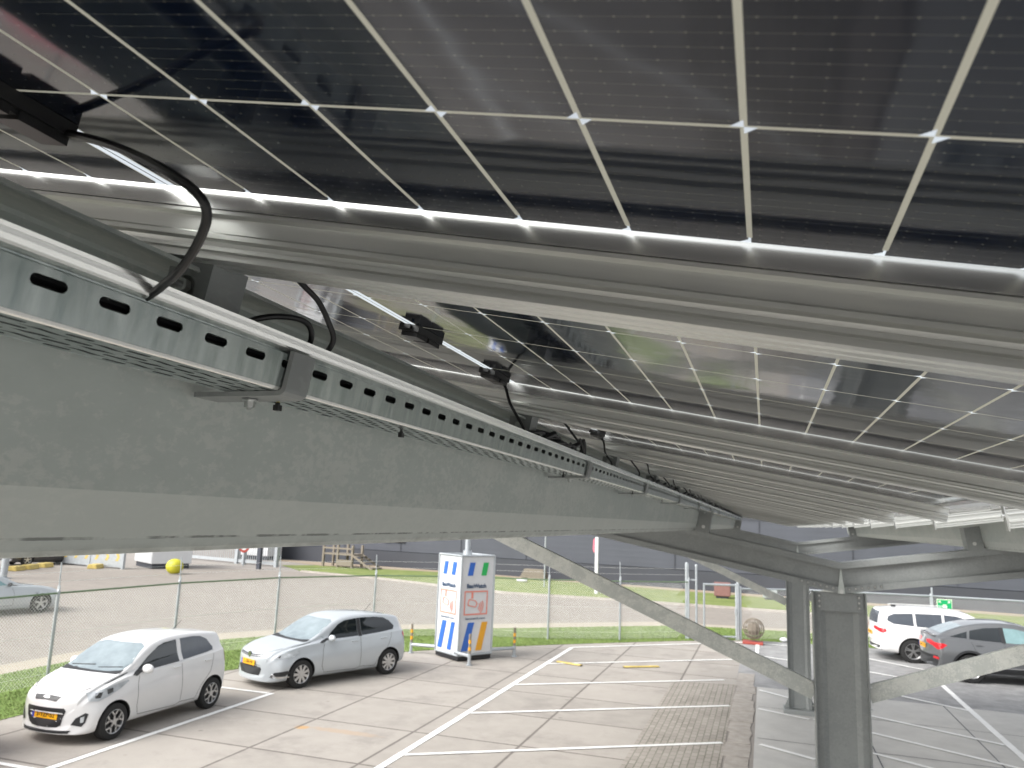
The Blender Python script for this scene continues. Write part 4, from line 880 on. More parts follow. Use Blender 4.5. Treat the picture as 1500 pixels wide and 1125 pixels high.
m=MB(); m.cyl((0,-.06,1.30),(0,-.08,1.30),.42,28); m.obj('sign_disc',M['red'],s)
m=MB(); m.cyl((0,-.081,1.30),(0,-.086,1.30),.25,28); m.obj('sign_centre',M['white_paint'],s)
m=MB(); m.box((-.12,-.12,0),(.12,.12,2.0)); m.box((-.15,-.15,2.0),(.15,.15,2.08)); o=m.obj('dark_gate_post',M['clad'],); o.location=(-30.9,43.5,0); props(o,'dark square post standing right of the round sign','post')
s=empty('yard_kiosk','white kiosk beside the corner of the dark warehouse','kiosk',loc=(-36.6,52.0,0))
m=MB(); m.box((-1.6,-.9,.3),(1.0,.9,2.9)); bevel(m.obj('body',M['white_paint'],s),.04)
m=MB(); m.box((-1.5,-.8,0),(.9,.8,.3)); m.obj('plinth',M['clad2'],s)
m=MB(); m.box((-1.7,-1.0,2.9),(1.1,1.0,3.0)); m.obj('roof',M['post'],s)
for i,(x,y) in enumerate(((-38.9,33.0),(-39.3,34.2),(-39.8,35.6),(-37.5,37.0))):
    m=MB(); m.prism([(-.30,0),(-.24,.26),(.24,.26),(.30,0)],-.45,.45); o=bevel(m.obj('concrete_block',M['yellow_paint']),.04); o.location=(x,y,.0); o.rotation_euler=(0,0,R(20)); props(o,['yellow concrete block at the far left beside the grey pole','yellow concrete block second from the left in the far row','yellow concrete block third from the left, under the black car','yellow concrete block right of the black car'][i],'block','yellow concrete blocks in the yard')
m=MB(); m.cyl((0,0,0),(0,0,6),.16,14); m.box((-.25,-.25,0),(.25,.25,.05)); o=m.obj('lamp_post',M['post'],smooth=True); o.location=(-35.4,29.4,0); props(o,'thick grey pole at the far left behind the silver coupe','pole')
s=empty('white_van_trailer','white box trailer at the far left edge of the yard','trailer',loc=(-41.5,30.6,0),rz=R(70))
m=MB(); m.box((-2,-1,.5),(2,1,2.6)); bevel(m.obj('body',M['white_paint'],s),.05)
m=MB()
for x in(-.8,.8):
    for y in(-1.02,.85): m.cyl((x,y,.33),(x,y+.17,.33),.33,16)
m.obj('wheel',M['rubber'],s)
m=MB(); m.box((-1.9,-.9,.40),(1.9,.9,.499)); m.obj('chassis',M['clad2'],s)

# ---------------------------------------------------------------- sign tower
TW=empty('security_tower','white four sided security tower with blue, green and orange stripes and red camera pictograms','camera tower',loc=(-8.22,21.32,0),rz=R(0))
c0=Vector((-7.9,20.25,0))-Vector((-8.22,21.32,0)); e1=Vector((-.83,.56,0)).normalized(); e2=Vector((.34,.94,0)).normalized()
# make square axes
e2=Vector((-e1.y,e1.x,0)); e2=e2 if e2.y>0 else -e2
wt=1.12; zb,zt_=.16,2.78
def TWP(a,b,z): v=c0+e1*a+e2*b; return (v.x,v.y,z)
m=MB(); cs=[TWP(0,0,0),TWP(wt,0,0),TWP(wt,wt,0),TWP(0,wt,0)]
ins=[TWP(.012,.012,0),TWP(wt-.012,.012,0),TWP(wt-.012,wt-.012,0),TWP(.012,wt-.012,0)]
vs=[(x,y,zb+.03) for x,y,_ in ins]+[(x,y,zt_-.03) for x,y,_ in ins]; m.add(vs,[(0,3,2,1),(4,5,6,7),(0,1,5,4),(1,2,6,5),(2,3,7,6),(3,0,4,7)]); m.obj('panel_body',M['white_paint'],TW)
m=MB()
for i in range(4):
    a=Vector(cs[i]); b=Vector(cs[(i+1)%4]); m.cyl(a+Vector((0,0,zb)),a+Vector((0,0,zt_)),.028,8)
    for z in(zb,zt_): m.cyl(a+Vector((0,0,z)),b+Vector((0,0,z)),.028,8)
m.obj('tower_frame',M['post'],TW,smooth=True)
m=MB(); vs=[(x,y,.03) for x,y,_ in ins]+[(x,y,zb) for x,y,_ in ins]; m.add(vs,[(0,3,2,1),(4,5,6,7),(0,1,5,4),(1,2,6,5),(2,3,7,6),(3,0,4,7)]); m.obj('plinth',M['black'],TW)
m=MB(); v=TWP(wt*.5,wt*.5,0); m.cyl((v[0],v[1],zt_-.1),(v[0],v[1],6.0),.075,14); m.cyl((v[0],v[1],zt_-.02),(v[0],v[1],zt_+.12),.12,14); m.obj('mast',M['post'],TW,smooth=True)
# faces: origin corner, horizontal dir, outward normal
faces=[(Vector(TWP(0,0,0)),e2,(-e1)), (Vector(TWP(wt,0,0)),-e1,(-e2))]
def fm(m,o,h,nrm,poly,d0=-.008,d1=.004):
    n=len(poly); vs=[]
    for dpt in(d0,d1):
        for a,z in poly: v=o+h*a+nrm*dpt; vs.append((v.x,v.y,z))
    m.add(vs,[tuple(range(n)),tuple(range(n,2*n))[::-1]]+[(i,(i+1)%n,n+(i+1)%n,n+i) for i in range(n)])
def text(body,size,o,h,nrm,cx,z,m_,parent,name='lettering',sx=1.0,bold=.012):
    cu=D.curves.new(name,'FONT'); cu.body=body; cu.size=size; cu.align_x='CENTER'; cu.align_y='CENTER'; cu.extrude=.0012; cu.offset=bold*size
    ob=D.objects.new(name,cu); C.objects.link(ob); dg=bpy.context.evaluated_depsgraph_get(); me=D.meshes.new_from_object(ob.evaluated_get(dg)); D.objects.remove(ob)
    me.materials.clear(); me.materials.append(m_)
    q=D.objects.new(name,me); link(q,parent); p=o+h*cx; p.z=z
    hh=Vector(h).normalized(); n=Vector(nrm).normalized(); zz=hh.cross(Vector((0,0,1))) ; up_=n.cross(hh)
    q.matrix_local=Matrix(((hh.x*sx,up_.x,n.x,p.x),(hh.y*sx,up_.y,n.y,p.y),(hh.z*sx,up_.z,n.z,p.z),(0,0,0,1)))
    return q
for fi,(o,h,nrm) in enumerate(faces):
    W_=wt
    par=lambda x,w_,z0,z1,sk: [(x,z0),(x+w_,z0),(x+w_+sk,z1),(x+sk,z1)]
    for pp in [par(.22,.17,2.25,2.60,.07),par(.10,.20,.26,1.00,.20)]+([par(.64,.17,2.25,2.60,.07),par(.58,.17,.26,1.00,.16)] if fi==1 else []):
        m=MB(); fm(m,o,h,nrm,pp); m.obj('blue_stripe',M['blue'],TW)
    
    if fi==0:
        m=MB(); fm(m,o,h,nrm,par(.68,.17,2.25,2.60,.07)); m.obj('green_stripe',M['green_print'],TW)
        m=MB(); fm(m,o,h,nrm,par(.58,.19,.26,1.00,.18)); m.obj('orange_stripe',M['orange_print'],TW)
    m=MB(); x0,x1,z0,z1=.14,.92,1.20,1.84; q=.035
    for a in(((x0,z0),(x1,z0),(x1,z0+q),(x0,z0+q)),((x0,z1-q),(x1,z1-q),(x1,z1),(x0,z1)),((x0,z0+q),(x0+q*.8,z0+q),(x0+q*.8,z1-q),(x0,z1-q)),((x1-q*.8,z0+q),(x1,z0+q),(x1,z1-q),(x1-q*.8,z1-q))): fm(m,o,h,nrm,a)
    fm(m,o,h,nrm,((.37,1.64),(.43,1.64),(.43,1.80),(.37,1.80)))
    # camera body outline (tilted rounded rectangle) and waves
    def seg(p,q_,w_=.024):
        p=Vector(p); q_=Vector(q_); d=(q_-p).normalized(); n=Vector((-d.y,d.x))*w_/2; fm(m,o,h,nrm,[tuple(p-n),tuple(q_-n),tuple(q_+n),tuple(p+n)],-.008,.0045)
    B=[(.27,1.52),(.30,1.62),(.52,1.57),(.57,1.50),(.53,1.42),(.50,1.41),(.27,1.46)]
    for a,b_ in zip(B,B[1:]+B[:1]): seg(a,b_)
    for rr_ in(.12,.18,.24):
        pr=None
        for j in range(7):
            an=R(-52+j*14); p=(.54+rr_*cos(an),1.46+rr_*sin(an)-.02)
            if pr: seg(pr,p,.02)
            pr=p
    m.obj('camera_pictogram',M['red_print'],TW)
    text('BauWatch',.155,o+nrm*.004,h,nrm,.53,1.965,M['navy_print'],TW,sx=1.02,bold=.03)
    text('bauwatch.com',.085,o+nrm*.004,h,nrm,.53,1.105,M['navy_print'],TW,sx=1.35,bold=.01)
m=MB()
legs=[((wt,0),(-1.0,-.10)),((0,0),(.45,-.62)),((0,wt),(1.15,.30))]
legp=[((-8.83,20.9),(-9.55,20.85)),((-8.0,20.3),(-7.45,19.95)),((-7.27,21.18),(-6.80,21.80))]
jm=[]
for (a,b_) in legp:
    a=Vector((a[0]+8.22,a[1]-21.32,.24)); b_=Vector((b_[0]+8.22,b_[1]-21.32,.24)); m=MB(); m.cyl(a,b_,.045,8); lg=m.obj('outrigger',M['post'],TW,smooth=True)
    m=MB(); m.cyl((b_.x,b_.y,0),(b_.x,b_.y,.30),.045,10); m.cyl((b_.x,b_.y,.0),(b_.x,b_.y,.03),.08,10); m.obj('jack_foot',M['post'],lg)
    m=MB(); m.cyl((b_.x,b_.y,.30),(b_.x,b_.y,.80),.035,10); m.obj('jack_post',M['wood'],lg)
    m=MB()
    for z in(.38,.56): m.cyl((b_.x,b_.y,z),(b_.x,b_.y,z+.09),.038,10)
    m.obj('orange_band',M['orange_print'],lg)

# ---------------------------------------------------------------- cars
def cat(P,t):
    n=len(P); t=min(max(t,0),n-1-1e-9); i=int(t); u=t-i
    a=P[max(i-1,0)]; b=P[i]; c=P[min(i+1,n-1)]; d=P[min(i+2,n-1)]
    return [.5*((2*b[k])+(c[k]-a[k])*u+(2*a[k]-5*b[k]+4*c[k]-d[k])*u*u+(-a[k]+3*b[k]-3*c[k]+d[k])*u**3) for k in range(len(b))]
def loft(st,ns=70,nq=30):
    # station: x, ztop, zbelt, wbelt, wroof, wmax, zsill, sweep
    rings=[]
    for i in range(ns+1):
        x,zt,zb,wb,wr,wm,zs,sw=cat(st,(len(st)-1)*i/ns)
        h=zb-zs
        prof=[(0,zs),(wm*.55,zs),(wm*.86,zs+.01),(wm*.965,zs+.07*min(1,h/.5)+.02),(wm,zs+h*.35),(wm*1.0,zs+h*.62),(wb+.004,zb-.035*min(1,h/.4)),(wb-.012,zb+.004),(wb-.05+(wr-wb)*.22,zb+(zt-zb)*.30),(wr+.03,zb+(zt-zb)*.76),(wr-.035,zb+(zt-zb)*.945),(wr*.6,zt-.012*min(1,(zt-zb)/.2)),(0,zt)]
        ring=[]
        for j in range(nq+1):
            y,z=cat(prof,(len(prof)-1)*j/nq); y=max(y,0)
            f=(y/max(wm,.01))**2.6
            ring.append((x+sw*f,y,z))
        rings.append(ring)
    return rings
def body_mesh(st,Lc):
    rings=loft(st); ns=len(rings)-1; nq=len(rings[0])-1
    vs=[];fs=[]; idx={}
    for i,r in enumerate(rings):
        for j,(x,y,z) in enumerate(r):
            idx[(i,j,1)]=len(vs); vs.append((Lc/2-x,y,z))
            if j in(0,nq): idx[(i,j,-1)]=idx[(i,j,1)]
            else: idx[(i,j,-1)]=len(vs); vs.append((Lc/2-x,-y,z))
    for i in range(ns):
        for j in range(nq):
            for s in(1,-1):
                f=(idx[(i,j,s)],idx[(i+1,j,s)],idx[(i+1,j+1,s)],idx[(i,j+1,s)]); fs.append(f if s>0 else f[::-1])
    for i in(0,ns):
        loop=[idx[(i,j,1)] for j in range(nq+1)]+[idx[(i,j,-1)] for j in range(nq-1,0,-1)]
        fs.append(tuple(loop))
    return vs,fs
def patch(bvh,poly,basis,off,name,m_,parent,both=False,grid=.04,th=.0,smooth=True):
    # poly in (a,b); basis=(origin, A, B, dir)
    for s in ((1,-1) if both else (1,)):
        O,A,B,Dr=[Vector(v) for v in basis]
        if s<0:
            O=Vector((O.x,-O.y,O.z)); A=Vector((A.x,-A.y,A.z)); B=Vector((B.x,-B.y,B.z)); Dr=Vector((Dr.x,-Dr.y,Dr.z))
        bm=bmesh.new(); vv=[bm.verts.new((a,b,0)) for a,b in poly]; bm.faces.new(vv)
        bmesh.ops.triangulate(bm,faces=bm.faces[:])
        a0=min(p[0] for p in poly); a1=max(p[0] for p in poly); b0=min(p[1] for p in poly); b1=max(p[1] for p in poly)
        x=a0+grid
        while x<a1: bmesh.ops.bisect_plane(bm,geom=bm.verts[:]+bm.edges[:]+bm.faces[:],plane_co=(x,0,0),plane_no=(1,0,0)); x+=grid
        y=b0+grid
        while y<b1: bmesh.ops.bisect_plane(bm,geom=bm.verts[:]+bm.edges[:]+bm.faces[:],plane_co=(0,y,0),plane_no=(0,1,0)); y+=grid
        bad=[]
        for v in bm.verts:
            o=O+A*v.co.x+B*v.co.y; h=bvh.ray_cast(o,Dr)
            if h[0] is None: bad.append(v); continue
            v.co=h[0]-Dr*off
        if bad: bmesh.ops.delete(bm,geom=bad,context='VERTS')
        me=D.meshes.new(name); bmesh.ops.recalc_face_normals(bm,faces=bm.faces[:])
        bm.to_mesh(me); bm.free(); me.materials.append(m_)
        if len(me.polygons):
            if sum((p.normal.dot(-Dr)*p.area for p in me.polygons))<0: me.flip_normals()
        if smooth: me.polygons.foreach_set('use_smooth',[True]*len(me.polygons))
        o=D.objects.new(name,me); link(o,parent)
        if th: q=o.modifiers.new('t','SOLIDIFY'); q.thickness=th; q.offset=-1
    return o
SIDE=((0,2,0),(1,0,0),(0,0,1),(0,-1,0))
FRONT=((4,0,0),(0,1,0),(0,0,1),(-1,0,0)); REAR=((-4,0,0),(0,1,0),(0,0,1),(1,0,0)); TOP=((0,0,3),(1,0,0),(0,1,0),(0,0,-1))
def wheel_meshes(r,wd,style,face):
    ty=MB(); rim=[]; prof=[(r*.66,-wd*.5),(r*.80,-wd*.52),(r*.94,-wd*.47),(r,-wd*.36),(r,wd*.36),(r*.94,wd*.47),(r*.80,wd*.52),(r*.66,wd*.5)]
    n=36; vs=[];fs=[]
    for i in range(n):
        a=2*pi*i/n
        for (q,y) in prof: vs.append((q*cos(a),y,q*sin(a)))
    k=len(prof)
    for i in range(n):
        for j in range(k-1): fs.append((i*k+j,((i+1)%n)*k+j,((i+1)%n)*k+j+1,i*k+j+1))
        fs.append((i*k+k-1,((i+1)%n)*k+k-1,((i+1)%n)*k,i*k))
    ty.add(vs,fs)
    tm=ty.mesh('wheel',M['rubber'],smooth=True)
    rm=MB(); ri=r*.665
    # outer ring lathe
    prof=[(ri,wd*.49),(ri*.97,wd*.50),(ri*.93,wd*.46),(ri*.91,wd*.30)]; vs=[];fs=[]; k=4
    for i in range(n):
        a=2*pi*i/n
        for (q,y) in prof: vs.append((q*cos(a),y,q*sin(a)))
    for i in range(n):
        for j in range(k-1): fs.append((i*k+j,((i+1)%n)*k+j,((i+1)%n)*k+j+1,i*k+j+1))
    rm.add(vs,fs)
    yo=wd*.46; yi=wd*.36
    def spoke(a,w0,w1,r0,r1,da=0,y0=None,y1=None):
        c0=Vector((cos(a)*r0,0,sin(a)*r0)); c1=Vector((cos(a+da)*r1,0,sin(a+da)*r1)); d=(c1-c0).normalized(); nrm=Vector((-d.z,0,d.x))
        ya=yo if y0 is None else y0; yb=yo if y1 is None else y1
        p=[c0-nrm*w0/2,c0+nrm*w0/2,c1+nrm*w1/2,c1-nrm*w1/2]; vs=[(v.x,(ya if i in(0,1) else yb),v.z) for i,v in enumerate(p)]+[(v.x,yi,v.z) for v in p]
        rm.add(vs,[(0,1,2,3),(7,6,5,4),(0,4,5,1),(1,5,6,2),(2,6,7,3),(3,7,4,0)])
    if style=='y5':   # five Y spokes with hexagon-like gaps
        for i in range(5):
            a=2*pi*i/5+pi/2; spoke(a,ri*.20,ri*.16,ri*.15,ri*.55)
            spoke(a,ri*.14,ri*.12,ri*.5,ri*.95,.36); spoke(a,ri*.14,ri*.12,ri*.5,ri*.95,-.36)
            spoke(a+.36,ri*.08,ri*.08,ri*.93,ri*.93,.001)
    elif style=='m9':
        for i in range(9): a=2*pi*i/9; spoke(a,ri*.22,ri*.30,ri*.2,ri*.95)
    elif style=='t5':
        for i in range(5):
            a=2*pi*i/5+pi/2; spoke(a-.10,ri*.12,ri*.13,ri*.2,ri*.95,-.06); spoke(a+.10,ri*.12,ri*.13,ri*.2,ri*.95,.06)
    elif style=='s5':
        for i in range(5): a=2*pi*i/5+pi/2; spoke(a,ri*.30,ri*.22,ri*.1,ri*.95)
    rm.cyl((0,yi,0),(0,yo+.008,0),ri*.24,16)
    rr_=rm.mesh('rim',M['rim'])
    dm=MB(); dm.cyl((0,-wd*.3,0),(0,wd*.28,0),ri*.93,24); dmm=dm.mesh('brake_disc',M['hole'])
    return tm,rr_,dmm
def make_car(nm,label,catn,Lc,st,wr,wd,fx,rx,track,pm,loc,rz,style='y5',sidewin=(),front=None,extra=None,archc='hole',arch_trim=None,group='cars parked in the lot and the yard',flare=.045):
    car=empty(nm,label,catn,loc=(loc[0],loc[1],0),rz=rz,group=group)
    vs,fs=body_mesh(st,Lc)
    bvh=BVHTree.FromPolygons([Vector(v) for v in vs],fs)
    me=D.meshes.new('body'); me.from_pydata(vs,[],fs); me.materials.append(pm); me.materials.append(M['hole'])
    bm=bmesh.new(); bm.from_mesh(me); bmesh.ops.remove_doubles(bm,verts=bm.verts,dist=.0002); bmesh.ops.recalc_face_normals(bm,faces=bm.faces); bm.to_mesh(me); bm.free()
    me.polygons.foreach_set('use_smooth',[True]*len(me.polygons))
    bo=D.objects.new('body',me); C.objects.link(bo)
    cu=MB(); 
    for x in(fx,rx):
        for s in(1,-1): cu.cyl((x,s*(track+.5),wr+.005),(x,s*(track-wd*.5-.10),wr+.005),wr+flare,40)
    cme=cu.mesh('cut',[M['hole']]); cobj=D.objects.new('cut',cme); C.objects.link(cobj)
    mo=bo.modifiers.new('b','BOOLEAN'); mo.operation='DIFFERENCE'; mo.object=cobj; mo.solver='EXACT'
    try: mo.material_mode='TRANSFER'
    except Exception: pass
    dg=bpy.context.evaluated_depsgraph_get(); nm_=D.meshes.new_from_object(bo.evaluated_get(dg)); nm_.name='body'
    D.objects.remove(bo); D.objects.remove(cobj)
    nm_.set_sharp_from_angle(angle=R(50))
    sub('body',nm_,car)
    tm,rm,dm=wheel_meshes(wr,wd,style,1)
    for x in(fx,rx):
        for s in(1,-1):
            wo=sub('wheel',tm,car,T((x,s*track,wr))@(Matrix.Identity(4) if s>0 else Matrix.Rotation(pi,4,'Z')))
            sub('rim',rm,wo); sub('brake_disc',dm,wo)
            if arch_trim:
                a=MB(); q=[]
                for i in range(25): an=R(-12+204*i/24); q.append((x+(wr+flare)*cos(an),wr+.005+(wr+flare)*sin(an)))
                for p0,p1 in zip(q,q[1:]):
                    dd_=[]
                    for p in(p0,p1):
                        for rr_ in(1.0,1.14):
                            px=x+(p[0]-x)*rr_; pz=wr+.005+(p[1]-wr-.005)*rr_; h=bvh.ray_cast(Vector((px,2*s,pz)),Vector((0,-s,0)))
                            y_=h[0].y if h[0] is not None else s*track*1.06
                            dd_.append((px,y_+s*.008,pz))
                    a.add(dd_,[(0,1,3,2)])
                a.obj('arch_trim',M['trim'],car,smooth=True)
    return car,bvh
def mirror_part(car,bvh,x,z,mt,sz=.1,wy=None):
    for s in(1,-1):
        h=bvh.ray_cast(Vector((x,2*s,z)),Vector((0,-s,0))); y=h[0].y if h[0] is not None else s*.75
        m=MB(); m.sphere((x,y+s*.12,z+.03),sz,14,10,(.62,1.05,.72)); o=m.obj('door_mirror',mt,car,smooth=True)
        m=MB(); m.box((x-.03,min(y-s*.02,y+s*.08),z-.02),(x+.03,max(y-s*.02,y+s*.08),z+.01)); m.obj('mirror_stalk',M['trim'],o)
def plate(car,bvh,x_dir,z,txt,w_=.52,h_=.11,y0=0.0,tilt=0):
    s=x_dir; h=bvh.ray_cast(Vector((4*s,y0,z)),Vector((-s,0,0))); h2=bvh.ray_cast(Vector((4*s,y0+w_/2,z)),Vector((-s,0,0)))
    x=h[0].x+s*.010
    m=MB(); m.box((min(x,x+s*.012),y0-w_/2,z-h_/2),(max(x,x+s*.012),y0+w_/2,z+h_/2)); p=m.obj('number_plate',M['plate_yellow'],car)
    m=MB(); xx=x+s*.0121; yb=y0-s*w_/2; m.box((min(xx,xx+s*.001),min(yb,yb+s*.045),z-h_/2+.002),(max(xx,xx+s*.001),max(yb,yb+s*.045),z+h_/2-.002)); m.obj('plate_band',M['plate_blue'],p)
    text(txt,.098,Vector((x+s*.0125,y0+s*.02,0)),Vector((0,s,0)),Vector((s,0,0)),0,z,M['black'],p,name='plate_text',sx=1.0,bold=.015)
def seam(car,bvh,pts,w_=.008,both=True,m_='trim',name='door_seam'):
    for s in((1,-1) if both else (1,)):
        m=MB(); P=[Vector((p[0],p[1])) for p in pts]; Q=[]
        for a,b in zip(P,P[1:]):
            n=max(2,int((b-a).length/.05))
            for i in range(n): Q.append(a.lerp(b,i/n))
        Q.append(P[-1]); vs=[];ok=[]
        for i,p in enumerate(Q):
            d=(Q[min(i+1,len(Q)-1)]-Q[max(i-1,0)]).normalized(); n=Vector((-d.y,d.x))*w_/2
            for q in(p-n,p+n):
                h=bvh.ray_cast(Vector((q.x,2*s,q.y)),Vector((0,-s,0))); vs.append((q.x,(h[0].y if h[0] is not None else 0)+s*.0015,q.y)); ok.append(h[0] is not None)
        fs=[(2*i,2*i+1,2*i+3,2*i+2) for i in range(len(Q)-1) if all(ok[2*i:2*i+4])]
        m.add(vs,fs); m.obj(name,M[m_],car,fix=False)
def handle(car,bvh,xs,z,mt,both=True):
    for x in xs:
        for s in((1,-1) if both else (1,)):
            h=bvh.ray_cast(Vector((x,2*s,z)),Vector((0,-s,0)))
            if h[0] is None: continue
            m=MB(); m.box((x-.085,h[0].y-s*.01 if s>0 else h[0].y-.028,z-.014),(x+.085,h[0].y+.028 if s>0 else h[0].y+.01,z+.014)); bevel(m.obj('door_handle',mt,car),.008,3)
# hatchback A (short, tall)
ST_A=[(.00,.50,.40,.40,.36,.46,.24,.10),(.005,.60,.50,.55,.48,.60,.20,.18),(.02,.70,.60,.62,.52,.70,.18,.24),(.10,.78,.68,.66,.54,.76,.17,.24),(.28,.86,.78,.69,.57,.785,.17,.16),(.55,.945,.87,.715,.60,.795,.18,.08),(.85,1.02,.935,.73,.62,.798,.19,.02),(1.00,1.10,.955,.735,.62,.798,.19,.06),(1.25,1.27,.965,.738,.60,.798,.19,.10),(1.50,1.395,.975,.74,.575,.798,.19,.10),(1.75,1.455,.985,.742,.565,.798,.19,.04),(2.10,1.485,1.00,.744,.56,.798,.19,0),(2.50,1.478,1.015,.744,.56,.798,.19,0),(2.90,1.452,1.035,.742,.555,.798,.20,0),(3.25,1.41,1.055,.735,.545,.796,.22,-.02),(3.42,1.375,1.065,.725,.53,.79,.24,-.05),(3.50,1.26,1.05,.70,.52,.775,.26,-.08),(3.55,1.08,.98,.68,.54,.76,.28,-.12),(3.585,.88,.80,.67,.58,.74,.30,-.16),(3.60,.66,.60,.62,.54,.70,.30,-.18),(3.60,.56,.50,.52,.46,.60,.32,-.14)]
def hatch_a(loc,rz,pm,label,detail=True,nm='hatchback_car'):
    Lc=3.6; X=lambda x: Lc/2-x
    car,bv=make_car(nm,label,'car',Lc,ST_A,.29,.19,X(.70),X(3.07),.70,pm,loc,rz,style='y5')
    g='carglass'
    patch(bv,[(X(1.30),.985),(X(1.22),1.03),(X(1.46),1.20),(X(1.72),1.335),(X(1.86),1.375),(X(2.17),1.395),(X(2.17),1.02)],SIDE,.006,'side_window',M[g],car,True)
    patch(bv,[(X(2.27),1.03),(X(2.27),1.397),(X(2.62),1.395),(X(2.84),1.37),(X(3.00),1.30),(X(3.13),1.14),(X(3.10),1.095),(X(2.95),1.075)],SIDE,.006,'side_window',M['greyglass' if detail else g],car,True)
    patch(bv,[(-.66,1.055),(-.52,1.36),(-.40,1.395),(.40,1.395),(.52,1.36),(.66,1.055),(.40,1.02),(-.40,1.02)],FRONT,.006,'windscreen',M['windscreen'],car,grid=.06)
    patch(bv,[(-.50,1.09),(-.44,1.33),(.44,1.33),(.50,1.09)],REAR,.006,'rear_window',M[g],car)
    # front
    patch(bv,[(-.40,.54),(-.37,.58),(.37,.58),(.40,.54),(.33,.32),(.26,.28),(-.26,.28),(-.33,.32)],FRONT,.006,'lower_grille',M['trim'],car)
    patch(bv,[(-.28,.745),(-.12,.755),(.12,.755),(.28,.745),(.22,.675),(0,.690),(-.22,.675)],FRONT,.005,'upper_grille',M['trim'],car)
    patch(bv,[(-.055,.722),(-.055,.745),(.055,.745),(.055,.722)],FRONT,.014,'badge',M['chrome'],car)
    a=R(38); BS=((3*cos(a),3*sin(a),0),(-sin(a),cos(a),0),(0,0,1),(-cos(a),-sin(a),0))
    patch(bv,[(-.50,.80),(-.44,.675),(-.30,.665),(-.16,.72),(-.02,.80),(.08,.885),(.06,.905),(-.12,.87),(-.36,.81)],BS,.008,'headlight',M['lamp'],car,True,grid=.03)
    patch(bv,[(-.37,.79),(-.35,.71),(-.28,.71),(-.26,.79)],BS,.012,'headlight_lens',M['chrome'],car,True,grid=.03)
    patch(bv,[(-.21,.82),(-.19,.745),(-.12,.765),(-.13,.83)],BS,.012,'headlight_lens',M['chrome'],car,True,grid=.03)
    patch(bv,[(-.66,.33),(-.60,.43),(-.46,.51),(-.415,.49),(-.45,.36),(-.50,.30)],BS,.006,'fog_light_recess',M['trim'],car,True,grid=.03)
    patch(bv,[(-.52,.36),(-.53,.44),(-.47,.46),(-.475,.37)],BS,.011,'fog_light',M['lamp'],car,True,grid=.03)
    patch(bv,[(-.50,.245),(.50,.245),(.46,.20),(-.46,.20)],FRONT,.007,'front_lip',M['trim'],car)
    BR=((-3*cos(a),3*sin(a),0),(sin(a),cos(a),0),(0,0,1),(cos(a),-sin(a),0))
    patch(bv,[(-.46,.72),(-.40,.9),(-.44,1.08),(-.58,1.08),(-.60,.76)],BR,.007,'tail_light',M['tail'],car,True,grid=.04)
    seam(car,bv,[(X(.62),.90),(X(.80),.965),(X(1.0),1.0)],.012)
    seam(car,bv,[(X(1.22),.98),(X(1.16),.80),(X(1.15),.45),(X(1.20),.30),(X(2.12),.26),(X(2.22),.30),(X(2.22),1.39)],.009)
    seam(car,bv,[(X(2.22),.30),(X(2.62),.28),(X(2.74),.50),(X(2.98),.72),(X(3.08),.95),(X(3.1),1.09)],.009)
    seam(car,bv,[(X(1.22),.42),(X(2.0),.50),(X(2.7),.60)],.008,m_='p_white' if pm==M['p_white'] else 'trim',name='side_crease')
    patch(bv,[(X(2.17),1.02),(X(2.17),1.40),(X(2.27),1.40),(X(2.27),1.03)],SIDE,.007,'door_pillar',pm,car,True)
    patch(bv,[(X(1.06),.96),(X(1.22),1.03),(X(1.28),.985),(X(1.14),.93)],SIDE,.007,'mirror_base',M['trim'],car,True)
    mirror_part(car,bv,X(1.30),1.00,pm,.11); handle(car,bv,(X(2.08),X(2.92)),.93 ,pm)
    # hood shut line, wipers
    for s in(1,-1):
        m=MB(); pts=[]
        for x,y in((.16,.40),(.35,.56),(.65,.645),(.93,.66)):
            h=bv.ray_cast(Vector((X(x),s*y,3)),Vector((0,0,-1))); 
            if h[0] is not None: pts.append((X(x),s*y,h[0].z+.001))
        m.tube(pts,.006,6,5); m.obj('bonnet_gap',M['trim'],car)
    for y0,y1 in((.10,.55),(-.50,-.02)):
        m=MB(); pts=[]
        for i in range(5):
            y=y0+(y1-y0)*i/4; h=bv.ray_cast(Vector((4,y,1.055+.03*i/4)),Vector((-1,0,0))); pts.append((h[0].x+.015,y,1.055+.03*i/4))
        m.tube(pts,.009,6,3); m.obj('wiper',M['trim'],car)
    patch(bv,[(-.64,1.0),(-.62,1.05),(.62,1.05),(.64,1.0)],FRONT,.004,'scuttle',M['trim'],car)
    m=MB(); h=bv.ray_cast(Vector((X(2.75),.0,3)),Vector((0,0,-1))); m.tube([(X(2.75),0,h[0].z),(X(2.95),0,h[0].z+.14)],.006,6,1); m.obj('aerial',M['trim'],car)
    return car,bv
A1,bv=hatch_a((-11.10,12.08),R(-90.5),M['p_white'],'white small hatchback parked nearest on the left, facing the camera with a yellow plate')
plate(A1,bv,1,.455,'3-TZP-52')
